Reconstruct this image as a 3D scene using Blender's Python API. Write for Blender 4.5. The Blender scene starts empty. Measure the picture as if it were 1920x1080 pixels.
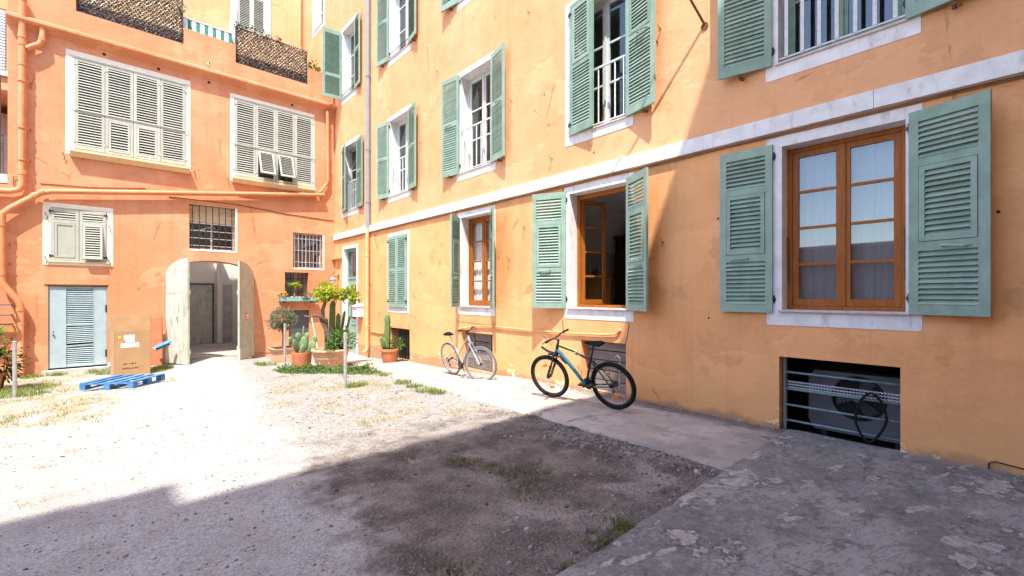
import bpy, math, random
from mathutils import Vector, Matrix, noise as mnoise

# ------------------------------------------------------------------ scene, camera, light
SC = bpy.context.scene
COL = SC.collection
D = 5.773          # plane of the long yellow facade (x)
E = 15.51          # plane of the orange facade (y)
YAW = math.radians(42.215)

cam_d = bpy.data.cameras.new('camera')
cam = bpy.data.objects.new('camera', cam_d)
COL.objects.link(cam)
cam.location = (0, 0, 1.6)
cam.rotation_euler = (math.radians(90), 0, -YAW)
cam_d.sensor_width = 36
cam_d.lens = 830 / 1920 * 36
cam_d.shift_y = 13 / 1920
cam_d.clip_start = 0.05
cam_d.clip_end = 500
SC.camera = cam

SUN_TO = Vector((0.36, 0.37, -1.0)).normalized()
W = bpy.data.worlds.new('World')
SC.world = W
W.use_nodes = True
wn = W.node_tree
wn.nodes.clear()
sky = wn.nodes.new('ShaderNodeTexSky')
sky.sky_type = 'NISHITA'
sky.sun_disc = False
sky.sun_elevation = math.asin(-SUN_TO.z)
sky.sun_rotation = math.atan2(-SUN_TO.x, -SUN_TO.y)
sky.air_density = 1.0
sky.dust_density = 0.7
sky.ozone_density = 1.2
bg = wn.nodes.new('ShaderNodeBackground')
bg.inputs['Strength'].default_value = 0.15
wo = wn.nodes.new('ShaderNodeOutputWorld')
wn.links.new(sky.outputs[0], bg.inputs[0])
wn.links.new(bg.outputs[0], wo.inputs[0])

sun_d = bpy.data.lights.new('sun', 'SUN')
sun_d.energy = 2.2
sun_d.angle = math.radians(0.55)
sun_d.color = (1.0, 0.94, 0.86)
sun = bpy.data.objects.new('sun', sun_d)
COL.objects.link(sun)
sun.location = (-6, -6, 25)
sun.rotation_euler = SUN_TO.to_track_quat('-Z', 'Y').to_euler()

SC.view_settings.view_transform = 'Standard'
SC.view_settings.look = 'None'
SC.view_settings.exposure = 2.12
SC.view_settings.gamma = 1.0
SC.view_settings.use_curve_mapping = False

# ------------------------------------------------------------------ helpers
class MB:
    """collects faces, then links them as one mesh object"""
    def __init__(s):
        s.v = []; s.f = []; s.m = []
    def add(s, vs, fs, mi=0):
        b = len(s.v)
        s.v.extend([tuple(p) for p in vs])
        s.f.extend([tuple(b + i for i in f) for f in fs])
        s.m.extend([mi] * len(fs))
    def box(s, x0, x1, y0, y1, z0, z1, mi=0):
        if x0 > x1: x0, x1 = x1, x0
        if y0 > y1: y0, y1 = y1, y0
        if z0 > z1: z0, z1 = z1, z0
        s.add([(x0,y0,z0),(x1,y0,z0),(x1,y1,z0),(x0,y1,z0),(x0,y0,z1),(x1,y0,z1),(x1,y1,z1),(x0,y1,z1)],
              [(0,3,2,1),(4,5,6,7),(0,1,5,4),(1,2,6,5),(2,3,7,6),(3,0,4,7)], mi)
    def bbox(s, x0, x1, y0, y1, z0, z1, b=0.004, mi=0):
        """box with chamfered long edges: an octagonal bar along its longest axis"""
        d = [x1-x0, y1-y0, z1-z0]; a = d.index(max(d))
        lo = [x0,y0,z0]; hi = [x1,y1,z1]; u, w = [i for i in range(3) if i != a]
        ring = [(lo[u]+b,lo[w]),(hi[u]-b,lo[w]),(hi[u],lo[w]+b),(hi[u],hi[w]-b),(hi[u]-b,hi[w]),(lo[u]+b,hi[w]),(lo[u],hi[w]-b),(lo[u],lo[w]+b)]
        vs = []
        for t in (lo[a], hi[a]):
            for p, q in ring:
                c = [0,0,0]; c[a] = t; c[u] = p; c[w] = q
                vs.append(tuple(c))
        fs = [(i,(i+1)%8,8+(i+1)%8,8+i) for i in range(8)] + [tuple(range(7,-1,-1)), tuple(range(8,16))]
        if a == 1: fs = [tuple(reversed(f)) for f in fs]
        s.add(vs, fs, mi)
    def quad(s, a, b, c, d, mi=0):
        s.add([a,b,c,d], [(0,1,2,3)], mi)
    def tube(s, pts, r, n=8, mi=0, cap=True, closed=False):
        pts = [Vector(p) for p in pts]; L = len(pts)
        rs = r if isinstance(r, (list, tuple)) else [r]*L
        b = len(s.v); up = None
        for i, p in enumerate(pts):
            if closed: t = pts[(i+1)%L] - pts[i-1]
            else: t = pts[min(i+1,L-1)] - pts[max(i-1,0)]
            if t.length < 1e-9: t = Vector((0,0,1))
            t.normalize()
            if up is None:
                up = t.orthogonal().normalized()
            else:
                up = (up - t*up.dot(t))
                up = up.normalized() if up.length > 1e-6 else t.orthogonal().normalized()
            w = t.cross(up)
            for k in range(n):
                a = 2*math.pi*k/n
                s.v.append(tuple(p + (up*math.cos(a) + w*math.sin(a))*rs[i]))
        segs = L if closed else L-1
        for i in range(segs):
            j = (i+1) % L
            for k in range(n):
                s.f.append((b+i*n+k, b+i*n+(k+1)%n, b+j*n+(k+1)%n, b+j*n+k)); s.m.append(mi)
        if cap and not closed:
            s.f.append(tuple(b+k for k in reversed(range(n)))); s.m.append(mi)
            s.f.append(tuple(b+(L-1)*n+k for k in range(n))); s.m.append(mi)
    def lathe(s, prof, c, n=24, mi=0, rib=None):
        b = len(s.v)
        for (r, z) in prof:
            for k in range(n):
                a = 2*math.pi*k/n
                rr = r * (rib(a) if rib else 1)
                s.v.append((c[0]+rr*math.cos(a), c[1]+rr*math.sin(a), c[2]+z))
        for i in range(len(prof)-1):
            for k in range(n):
                s.f.append((b+i*n+k, b+i*n+(k+1)%n, b+(i+1)*n+(k+1)%n, b+(i+1)*n+k)); s.m.append(mi)
        s.f.append(tuple(b+k for k in reversed(range(n)))); s.m.append(mi)
        m = len(prof)-1
        s.f.append(tuple(b+m*n+k for k in range(n))); s.m.append(mi)
    def xf(s, M, start=0):
        for i in range(start, len(s.v)):
            s.v[i] = tuple(M @ Vector(s.v[i]))
    def leaf(s, p, d, up, L, w, mi=0, fold=0.25):
        """a folded, pointed leaf of four triangles"""
        d = d.normalized(); side = d.cross(up)
        side = side.normalized() if side.length > 1e-4 else d.orthogonal().normalized()
        nrm = side.cross(d)
        m = p + d*L*0.45 - nrm*L*0.04
        tip = p + d*L - nrm*L*0.12
        a = m + side*w*0.5 + nrm*w*fold; c = m - side*w*0.5 + nrm*w*fold
        s.add([p, a, tip, c, m], [(0,4,1),(4,2,1),(0,3,4),(4,3,2)], mi)
    def mesh(s, name, mats, smooth=False):
        me = bpy.data.meshes.new(name)
        me.from_pydata(s.v, [], s.f)
        if not isinstance(mats, (list, tuple)): mats = [mats]
        for m in mats: me.materials.append(m)
        if len(mats) > 1: me.polygons.foreach_set('material_index', s.m)
        if smooth: me.polygons.foreach_set('use_smooth', [True]*len(s.f))
        me.update()
        return me
    def build(s, name, mats, parent=None, off=(0,0,0), smooth=False, kind=None):
        """link in world coordinates; off is the world position of the parent Empty"""
        if any(off):
            s.v = [(x-off[0], y-off[1], z-off[2]) for x,y,z in s.v]
        return link(name, s.mesh(name, mats, smooth), parent, kind=kind)

def split(name, mb, mats, parent, off, smooth=False):
    """one object per connected piece of the mesh"""
    par = list(range(len(mb.v)))
    def find(a):
        while par[a] != a: par[a] = par[par[a]]; a = par[a]
        return a
    for f in mb.f:
        for q in f[1:]: par[find(q)] = find(f[0])
    groups = {}
    for i, f in enumerate(mb.f): groups.setdefault(find(f[0]), []).append(i)
    out = []
    for fs in groups.values():
        k = MB(); idx = {}
        for i in fs:
            g_ = []
            for q in mb.f[i]:
                if q not in idx: idx[q] = len(k.v); k.v.append(mb.v[q])
                g_.append(idx[q])
            k.f.append(tuple(g_)); k.m.append(mb.m[i])
        out.append(k.build(name, mats, parent, off, smooth))
    return out

def link(name, me, parent=None, loc=(0,0,0), rot=(0,0,0), kind=None):
    o = bpy.data.objects.new(name, me); COL.objects.link(o)
    o.location = loc; o.rotation_euler = rot
    if parent is not None: o.parent = parent
    if kind: o['kind'] = kind
    return o

def tag(o, label, cat, group=None):
    o['label'] = label; o['category'] = cat
    if group: o['group'] = group
    return o

def thing(name, label, cat, loc=(0,0,0), rot=(0,0,0), group=None):
    o = link(name, None, None, loc, rot)
    return tag(o, label, cat, group)

def autosmooth(o, ang=35):
    me = o.data
    me.polygons.foreach_set('use_smooth', [True]*len(me.polygons))
    try: me.set_sharp_from_angle(angle=math.radians(ang))
    except Exception: pass
    return o

def lerp(a, b, t): return a + (b-a)*t
def interp(x, xs, ys):
    if x <= xs[0]: return ys[0]
    for i in range(len(xs)-1):
        if x <= xs[i+1]:
            return lerp(ys[i], ys[i+1], (x-xs[i])/(xs[i+1]-xs[i]))
    return ys[-1]
PY = [-5,6,7,8.85,10.25,12.8,16]
PZ = [0,0,-.06,-.14,-.17,-.32,-.33]
def gz(x, y):
    z = interp(y, PY, PZ)
    k = min(1, max(0, (y-13.2)/1.5)) * max(0, 1-abs(x-2.2)/1.1)
    return z + 0.13*k          # the ground lifts a little at the gateway
def gzn(x, y):
    """ground with its small unevenness"""
    return gz(x, y) + 0.018*mnoise.noise((x*0.9, y*0.9, 3)) + 0.010*mnoise.noise((x*3.1, y*3.1, 7))

# ------------------------------------------------------------------ materials
class N:
    def __init__(s, name, rough=0.7, metal=0.0, spec=0.4):
        s.m = bpy.data.materials.new(name); s.m.use_nodes = True
        s.t = s.m.node_tree; s.t.nodes.clear()
        s.out = s.t.nodes.new('ShaderNodeOutputMaterial')
        s.b = s.t.nodes.new('ShaderNodeBsdfPrincipled')
        s.b.inputs['Roughness'].default_value = rough
        s.b.inputs['Metallic'].default_value = metal
        s.b.inputs['Specular IOR Level'].default_value = spec
        s.t.links.new(s.b.outputs[0], s.out.inputs[0])
    def put(s, sock, v):
        if hasattr(v, 'is_output'): s.t.links.new(v, sock)
        elif isinstance(v, (tuple, list)):
            sock.default_value = tuple(v) + ((1,) if len(v) == 3 and len(sock.default_value) == 4 else ())
        else: sock.default_value = v
    def pos(s):
        return s.t.nodes.new('ShaderNodeNewGeometry').outputs['Position']
    def obj(s):
        return s.t.nodes.new('ShaderNodeTexCoord').outputs['Object']
    def rnd(s):
        return s.t.nodes.new('ShaderNodeObjectInfo').outputs['Random']
    def map(s, v, scale=(1,1,1), loc=(0,0,0), rot=(0,0,0)):
        n = s.t.nodes.new('ShaderNodeMapping'); s.put(n.inputs[0], v)
        n.inputs['Scale'].default_value = scale; n.inputs['Location'].default_value = loc
        n.inputs['Rotation'].default_value = rot
        return n.outputs[0]
    def noise(s, v, scale, detail=4, rough=0.55, dist=0.0):
        n = s.t.nodes.new('ShaderNodeTexNoise'); s.put(n.inputs['Vector'], v)
        n.inputs['Scale'].default_value = scale; n.inputs['Detail'].default_value = detail
        n.inputs['Roughness'].default_value = rough; n.inputs['Distortion'].default_value = dist
        return n.outputs['Fac']
    def voro(s, v, scale, out='Distance', feat='F1'):
        n = s.t.nodes.new('ShaderNodeTexVoronoi'); s.put(n.inputs['Vector'], v)
        n.feature = feat
        n.inputs['Scale'].default_value = scale
        return n.outputs[out]
    def rng(s, v, a, b, c=0.0, d=1.0):
        n = s.t.nodes.new('ShaderNodeMapRange'); n.interpolation_type = 'SMOOTHSTEP'
        s.put(n.inputs[0], v)
        for i, k in enumerate((a,b,c,d)): n.inputs[i+1].default_value = k
        return n.outputs[0]
    def mix(s, f, a, b, mode='MIX'):
        n = s.t.nodes.new('ShaderNodeMix'); n.data_type = 'RGBA'; n.blend_type = mode
        s.put(n.inputs[0], f); s.put(n.inputs[6], a); s.put(n.inputs[7], b)
        return n.outputs[2]
    def math(s, op, a, b=0.0):
        n = s.t.nodes.new('ShaderNodeMath'); n.operation = op
        s.put(n.inputs[0], a); s.put(n.inputs[1], b)
        return n.outputs[0]
    def xyz(s, v):
        n = s.t.nodes.new('ShaderNodeSeparateXYZ'); s.put(n.inputs[0], v)
        return n.outputs
    def bump(s, h, strength=0.3, dist=0.01, chain=None):
        n = s.t.nodes.new('ShaderNodeBump')
        n.inputs['Strength'].default_value = strength; n.inputs['Distance'].default_value = dist
        s.put(n.inputs['Height'], h)
        if chain: s.t.links.new(chain, n.inputs['Normal'])
        s.t.links.new(n.outputs[0], s.b.inputs['Normal'])
        return n.outputs[0]
    def color(s, c): s.put(s.b.inputs['Base Color'], c)

def scale3(c, k): return tuple(min(1, x*k) for x in c)

def plain(name, c, rough=0.6, metal=0.0, var=0.12, nscale=6, bump=0.0, bscale=60, jitter=0.0, spec=0.4, dirt=None, dirtamt=0.35):
    n = N(name, rough, metal, spec); v = n.pos()
    f = n.noise(v, nscale, 5)
    col = n.mix(n.rng(f, .3, .7), scale3(c, 1-var), scale3(c, 1+var))
    if jitter:
        col = n.mix(n.rnd(), n.mix(jitter, col, (0,0,0)), n.mix(jitter*0.6, col, (1,1,1)))
    if dirt:
        g = n.noise(n.map(v, (1,1,.35), (3,1,2)), nscale*1.7, 6, .65)
        col = n.mix(n.rng(g, .52, .72, 0, dirtamt), col, dirt)
    n.color(col)
    if bump: n.bump(n.noise(v, bscale, 3), bump, 0.004)
    return n.m

def stucco(name, c1, c2, stain, low=None, chip=None):
    n = N(name, 0.88, spec=0.2); v = n.pos(); z = n.xyz(v)[2]
    big = n.noise(v, .42, 3, .5); mid = n.noise(n.map(v, loc=(5,9,2)), 2.1, 6, .62)
    col = n.mix(n.rng(big, .35, .65), c1, c2)
    col = n.mix(n.rng(mid, .3, .75, 0, .5), col, scale3(c2, .76))
    rp = n.noise(n.map(v, (.55,.55,.8), (8,3,5)), 1.4, 7, .52)          # repainted patches
    col = n.mix(n.rng(rp, .555, .575, 0, .42), col, scale3(c1, 1.12))
    rp2 = n.noise(n.map(v, (.8,.8,.9), (1,6,2)), 1.9, 6, .55)
    col = n.mix(n.rng(rp2, .60, .64, 0, .40), col, stain)
    st = n.noise(n.map(v, (2.6,2.6,.16)), 1.0, 5, .6)
    col = n.mix(n.rng(st, .50, .76, 0, .50), col, stain)
    st2 = n.noise(n.map(v, (7,7,.30), (4,4,4)), 1.0, 4, .6)             # thin rain streaks
    col = n.mix(n.rng(st2, .58, .74, 0, .30), col, scale3(stain, .85))
    fine = n.noise(v, 17, 5, .7)
    col = n.mix(n.rng(fine, .35, .75, 0, .18), col, scale3(c1, 1.25))
    col = n.mix(n.rng(n.noise(n.map(v, loc=(9,1,4)), 38, 3, .6), .68, .74, 0, .35), col, scale3(stain, .6))
    lines = n.noise(n.map(v, (1.1,1.1,9)), 1.6, 4, .6)      # trowel and day-work lines
    col = n.mix(n.rng(lines, .58, .72, 0, .2), col, stain)
    if low:
        k = n.rng(n.math('ADD', z, n.math('MULTIPLY', mid, .9)), .55, 1.25, 1, 0)
        col = n.mix(n.math('MULTIPLY', k, .55), col, low)
    foot = n.rng(n.math('SUBTRACT', z, n.math('MULTIPLY', n.math('SUBTRACT', mid, .45), .35)), .02, .12, .65, 0)
    if chip: col = n.mix(foot, col, (.27,.19,.13))
    h = n.math('ADD', n.math('MULTIPLY', fine, .35), n.math('MULTIPLY', mid, 1.6))
    if chip:
        g = n.noise(n.map(v, loc=(1,4,7)), 3.6, 7, .66)
        thr = n.rng(z, .1, 1.7, .0, .13)
        k = n.rng(n.math('SUBTRACT', g, thr), .630, .648)
        col = n.mix(k, col, chip)
        h = n.math('SUBTRACT', h, n.math('MULTIPLY', k, .5))
    cr = n.voro(n.map(v, (1,1,.6)), .55, feat='DISTANCE_TO_EDGE')
    cr = n.math('ADD', cr, n.math('MULTIPLY', n.math('SUBTRACT', mid, .5), .10))
    crk = n.math('MULTIPLY', n.rng(cr, .0, .007, 1, 0), n.rng(n.noise(v, .8, 2), .57, .62))
    col = n.mix(n.math('MULTIPLY', crk, .45), col, scale3(stain, .55))
    n.color(col)
    h = n.math('SUBTRACT', n.math('ADD', h, n.math('MULTIPLY', n.rng(rp, .555, .60), .35)), n.math('MULTIPLY', crk, .8))
    n.bump(h, .42, .018)
    return n.m

M = {}
M['yellow'] = stucco('yellow stucco', (.77,.405,.21), (.72,.35,.16), (.56,.285,.12))
M['peach'] = stucco('peach ochre stucco', (.85,.425,.19), (.81,.375,.155), (.57,.265,.10), low=(.72,.40,.155), chip=(.80,.62,.38))
M['orange'] = stucco('orange stucco', (.70,.335,.185), (.655,.265,.125), (.62,.19,.075))
M['orange2'] = stucco('pale orange stucco', (.78,.42,.21), (.75,.39,.18), (.64,.28,.12))
M['ochre'] = stucco('far ochre stucco', (.62,.45,.30), (.58,.42,.28), (.45,.32,.2))
M['greywall'] = stucco('weathered grey render', (.34,.31,.28), (.30,.27,.25), (.2,.18,.16))
M['white'] = plain('white painted masonry', (.76,.745,.73), .75, var=.08, bump=.35, bscale=25, dirt=(.44,.39,.33), dirtamt=.6)
M['cream_trim'] = plain('cream painted masonry', (.82,.78,.64), .75, var=.05, bump=.15, dirt=(.66,.5,.34), dirtamt=.3)
M['sill'] = plain('pale stone', (.56,.48,.44), .7, var=.1, bump=.2, nscale=14, dirt=(.3,.25,.22), dirtamt=.5)
M['cream_sill'] = plain('ochre cream stone', (.72,.56,.33), .7, var=.06, bump=.2, dirt=(.5,.35,.2))
M['green'] = plain('sage green paint', (.235,.355,.265), .6, var=.12, jitter=.14, bump=.08, bscale=90, dirt=(.36,.43,.37), dirtamt=.6)
M['cream'] = plain('pale grey green paint', (.44,.45,.375), .55, var=.06, jitter=.10, dirt=(.46,.45,.36), dirtamt=.3)
M['gate'] = plain('weathered beige green paint', (.50,.52,.42), .65, var=.10, jitter=.08, nscale=4, dirt=(.24,.21,.15), dirtamt=.6)
M['bluedoor'] = plain('powder blue paint', (.33,.44,.46), .55, var=.07, jitter=.08, dirt=(.36,.42,.42), dirtamt=.35)
M['slate'] = plain('slate grey paint', (.10,.11,.13), .5, var=.1)
M['winframe'] = plain('grey white window paint', (.55,.58,.55), .5, var=.05)
M['orangepipe'] = plain('orange painted pipe', (.66,.25,.105), .6, var=.10, nscale=5, dirt=(.50,.20,.09), dirtamt=.5)
M['greypipe'] = plain('zinc pipe', (.25,.26,.29), .5, .0, var=.1)
M['yellowpipe'] = plain('ochre painted pipe', (.72,.38,.18), .5, var=.06)
M['rust'] = plain('rusty iron', (.16,.075,.035), .8, .2, var=.4, nscale=30)
M['iron'] = plain('dark iron', (.045,.045,.05), .6, .4, var=.3, nscale=20)
M['galv'] = plain('galvanised steel', (.50,.52,.55), .45, .6, var=.12, nscale=15)
M['bars_white'] = plain('white painted iron', (.62,.64,.62), .5, var=.08, nscale=20, dirt=(.3,.32,.3))
M['teal_bar'] = plain('teal painted iron', (.16,.24,.26), .5, var=.2, nscale=25)
M['room'] = plain('interior plaster', (.52,.48,.44), .9, var=.05)
M['passage'] = plain('passage plaster', (.82,.78,.75), .9, var=.06, nscale=2, dirt=(.55,.51,.49))
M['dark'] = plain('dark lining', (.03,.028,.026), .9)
M['cellar'] = plain('cellar masonry', (.10,.09,.085), .95, var=.3, bump=.5, bscale=14)
M['steel_door'] = plain('worn steel door', (.52,.52,.51), .5, .1, var=.12, nscale=4, dirt=(.08,.08,.08), dirtamt=.6)
M['tan_cable'] = plain('dusty painted cable', (.30,.19,.12), .7)
M['black_cable'] = plain('black cable', (.02,.02,.02), .6)
M['terracotta'] = plain('terracotta', (.52,.19,.09), .8, var=.12, nscale=9, bump=.25, dirt=(.6,.36,.24), dirtamt=.35)
M['terracotta_pale'] = plain('pale terracotta', (.62,.36,.22), .8, var=.1, nscale=7, bump=.25, dirt=(.66,.5,.36), dirtamt=.4)
M['soil'] = plain('potting soil', (.05,.035,.025), .95, var=.4, nscale=40, bump=.6, bscale=60)
M['pallet_blue'] = plain('blue painted wood', (.025,.17,.40), .6, var=.2, nscale=12, bump=.2, jitter=.12, dirt=(.12,.28,.46), dirtamt=.35)
M['card'] = plain('brown cardboard', (.43,.265,.13), .85, var=.06, nscale=5)
M['card_dark'] = plain('dark red brown cardboard', (.36,.13,.06), .85, var=.06, nscale=5)
M['paper'] = plain('white paper', (.82,.82,.82), .7, var=.03)
M['ink'] = plain('dark print', (.06,.045,.03), .8)
M['yellow_dot'] = plain('yellow sticker', (.80,.62,.03), .6)
M['teal'] = plain('teal painted trough', (.20,.42,.42), .5, var=.08)
M['plastic_white'] = plain('white plastic', (.72,.73,.74), .45, var=.03)
M['ac'] = plain('light grey metal casing', (.15,.153,.165), .5, var=.05)
M['rubber'] = plain('black rubber', (.014,.014,.015), .9, var=.2, nscale=30, spec=.15)
M['rubber_grey'] = plain('dusty grey rubber', (.14,.135,.135), .8, var=.2, nscale=20)
M['black'] = plain('black paint', (.018,.018,.02), .35)
M['silver'] = plain('brushed aluminium', (.55,.56,.58), .35, .8)
M['white_paint'] = plain('white gloss paint', (.40,.40,.42), .35, dirt=(.2,.19,.18))
M['blue_paint'] = plain('cyan blue gloss paint', (.02,.18,.26), .3)
M['green_paint'] = plain('lime gloss paint', (.20,.55,.06), .35)
M['pink_paint'] = plain('pink print', (.60,.10,.22), .4)
M['reflector'] = plain('orange reflector', (.85,.20,.02), .3)
M['wardrobe'] = plain('dark brown wood', (.05,.022,.012), .5, var=.3, nscale=5)
M['awning'] = plain('white canvas', (.78,.78,.76), .8)
M['awning_green'] = plain('green canvas', (.03,.20,.14), .8)
M['bark'] = plain('grey brown bark', (.14,.10,.075), .9, var=.4, nscale=25, bump=.8, bscale=40)
M['stem'] = plain('brown stem', (.24,.12,.06), .85, var=.3, nscale=25)
M['board'] = plain('weathered grey boards', (.17,.145,.13), .85, var=.18, nscale=7, jitter=.15, bump=.3)
M['post_white'] = M['galv']
M['flower'] = plain('yellow flower', (.80,.45,.02), .6)

def wood(name, c1, c2):
    n = N(name, .5, spec=.25); v = n.pos()
    g = n.noise(n.map(v, (14,14,1.2)), 3, 6, .6, 1.2)
    n.color(n.mix(n.rng(g, .3, .7), c1, c2))
    n.bump(g, .12, .004)
    return n.m
M['wood'] = wood('varnished window wood', (.28,.082,.011), (.40,.128,.020))
M['cabinet'] = wood('honey wood', (.33,.15,.035), (.42,.2,.05))

def leafmat(name, c1, c2, trans=.25, rough=.5):
    n = N(name, rough, spec=.35); v = n.pos()
    f = n.noise(v, 14, 3)
    f2 = n.noise(v, 90, 1)
    col = n.mix(n.rng(f, .3, .7), c1, c2)
    col = n.mix(n.rng(f2, .35, .65, 0, .35), col, scale3(c2, 1.35))
    n.color(col)
    tr = n.t.nodes.new('ShaderNodeBsdfTranslucent'); n.put(tr.inputs[0], scale3(c2, 1.5))
    mx = n.t.nodes.new('ShaderNodeMixShader'); mx.inputs[0].default_value = trans
    n.t.links.new(n.b.outputs[0], mx.inputs[1]); n.t.links.new(tr.outputs[0], mx.inputs[2])
    n.t.links.new(mx.outputs[0], n.out.inputs[0])
    return n.m
M['leaf_olive'] = leafmat('olive leaves', (.10,.13,.08), (.19,.21,.13))
M['leaf_bright'] = leafmat('bright lime leaves', (.20,.30,.02), (.32,.40,.03), .35)
M['leaf_mid'] = leafmat('mid green leaves', (.045,.11,.02), (.10,.18,.03))
M['leaf_dark'] = leafmat('dark green leaves', (.02,.055,.015), (.05,.10,.02))
M['cactus'] = leafmat('cactus skin', (.08,.15,.05), (.13,.21,.07), .03)
M['pad'] = leafmat('blue green pad skin', (.14,.23,.10), (.20,.29,.12), .05)
M['grass'] = leafmat('grass blades', (.08,.15,.02), (.17,.22,.04), .3)
M['grass_dull'] = leafmat('dull grass blades', (.06,.07,.02), (.13,.12,.035), .25)
M['grass_dry'] = leafmat('dry grass blades', (.42,.30,.13), (.50,.40,.20), .3)
M['yucca'] = leafmat('strap leaves', (.05,.12,.02), (.13,.20,.03), .25)

def glass(name, tint=(1,1,1), ior=1.75):
    m = bpy.data.materials.new(name); m.use_nodes = True; t = m.node_tree; t.nodes.clear()
    o = t.nodes.new('ShaderNodeOutputMaterial'); mx = t.nodes.new('ShaderNodeMixShader')
    tr = t.nodes.new('ShaderNodeBsdfTransparent'); tr.inputs[0].default_value = tint + (1,)
    gl = t.nodes.new('ShaderNodeBsdfGlossy'); gl.inputs['Roughness'].default_value = .015
    fr = t.nodes.new('ShaderNodeFresnel'); fr.inputs[0].default_value = ior
    nz = t.nodes.new('ShaderNodeTexNoise'); nz.inputs['Scale'].default_value = 1.7
    bp = t.nodes.new('ShaderNodeBump'); bp.inputs['Strength'].default_value = .04
    t.links.new(nz.outputs[0], bp.inputs['Height'])
    t.links.new(bp.outputs[0], gl.inputs['Normal'])
    ge = t.nodes.new('ShaderNodeNewGeometry'); sb_ = t.nodes.new('ShaderNodeMath'); sb_.operation = 'SUBTRACT'; sb_.inputs[0].default_value = 1.0
    ml = t.nodes.new('ShaderNodeMath'); ml.operation = 'MULTIPLY'      # only the entry face of a pane reflects
    t.links.new(ge.outputs['Backfacing'], sb_.inputs[1]); t.links.new(sb_.outputs[0], ml.inputs[0]); t.links.new(fr.outputs[0], ml.inputs[1])
    t.links.new(ml.outputs[0], mx.inputs[0]); t.links.new(tr.outputs[0], mx.inputs[1]); t.links.new(gl.outputs[0], mx.inputs[2])
    t.links.new(mx.outputs[0], o.inputs[0])
    return m
M['glass'] = glass('window glass', ior=2.2)
M['glass_thin'] = glass('clear window glass', ior=1.5)
M['glass_old'] = glass('old window glass', (.8,.85,.85), 2.1)

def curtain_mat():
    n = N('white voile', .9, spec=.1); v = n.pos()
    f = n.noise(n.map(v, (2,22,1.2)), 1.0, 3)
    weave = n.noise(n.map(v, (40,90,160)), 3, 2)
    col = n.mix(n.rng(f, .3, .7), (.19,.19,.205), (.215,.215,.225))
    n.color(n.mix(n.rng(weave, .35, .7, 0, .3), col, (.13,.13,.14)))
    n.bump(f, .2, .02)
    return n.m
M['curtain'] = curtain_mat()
M['curtain_white'] = plain('white net curtain', (.80,.80,.80), .9, var=.1, nscale=9)

def reed_mat():
    n = N('willow lath', .85); 
    r = n.t.nodes.new('ShaderNodeNewGeometry').outputs['Random Per Island']
    col = n.mix(n.rng(r, 0, .6), (.20,.11,.05), (.46,.31,.16))
    col = n.mix(n.rng(r, .72, 1.0), col, (.70,.62,.50))
    n.color(col)
    return n.m
M['reed'] = reed_mat()

def gravel_stone_mat():
    n = N('gravel stones', .9, spec=.2)
    r = n.t.nodes.new('ShaderNodeNewGeometry').outputs['Random Per Island']
    col = n.mix(n.rng(r, 0, .7), (.11,.095,.09), (.28,.25,.235))
    n.color(n.mix(n.rng(r, .975, .985), col, (.42,.40,.38)))
    return n.m
M['stone'] = gravel_stone_mat()

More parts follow.
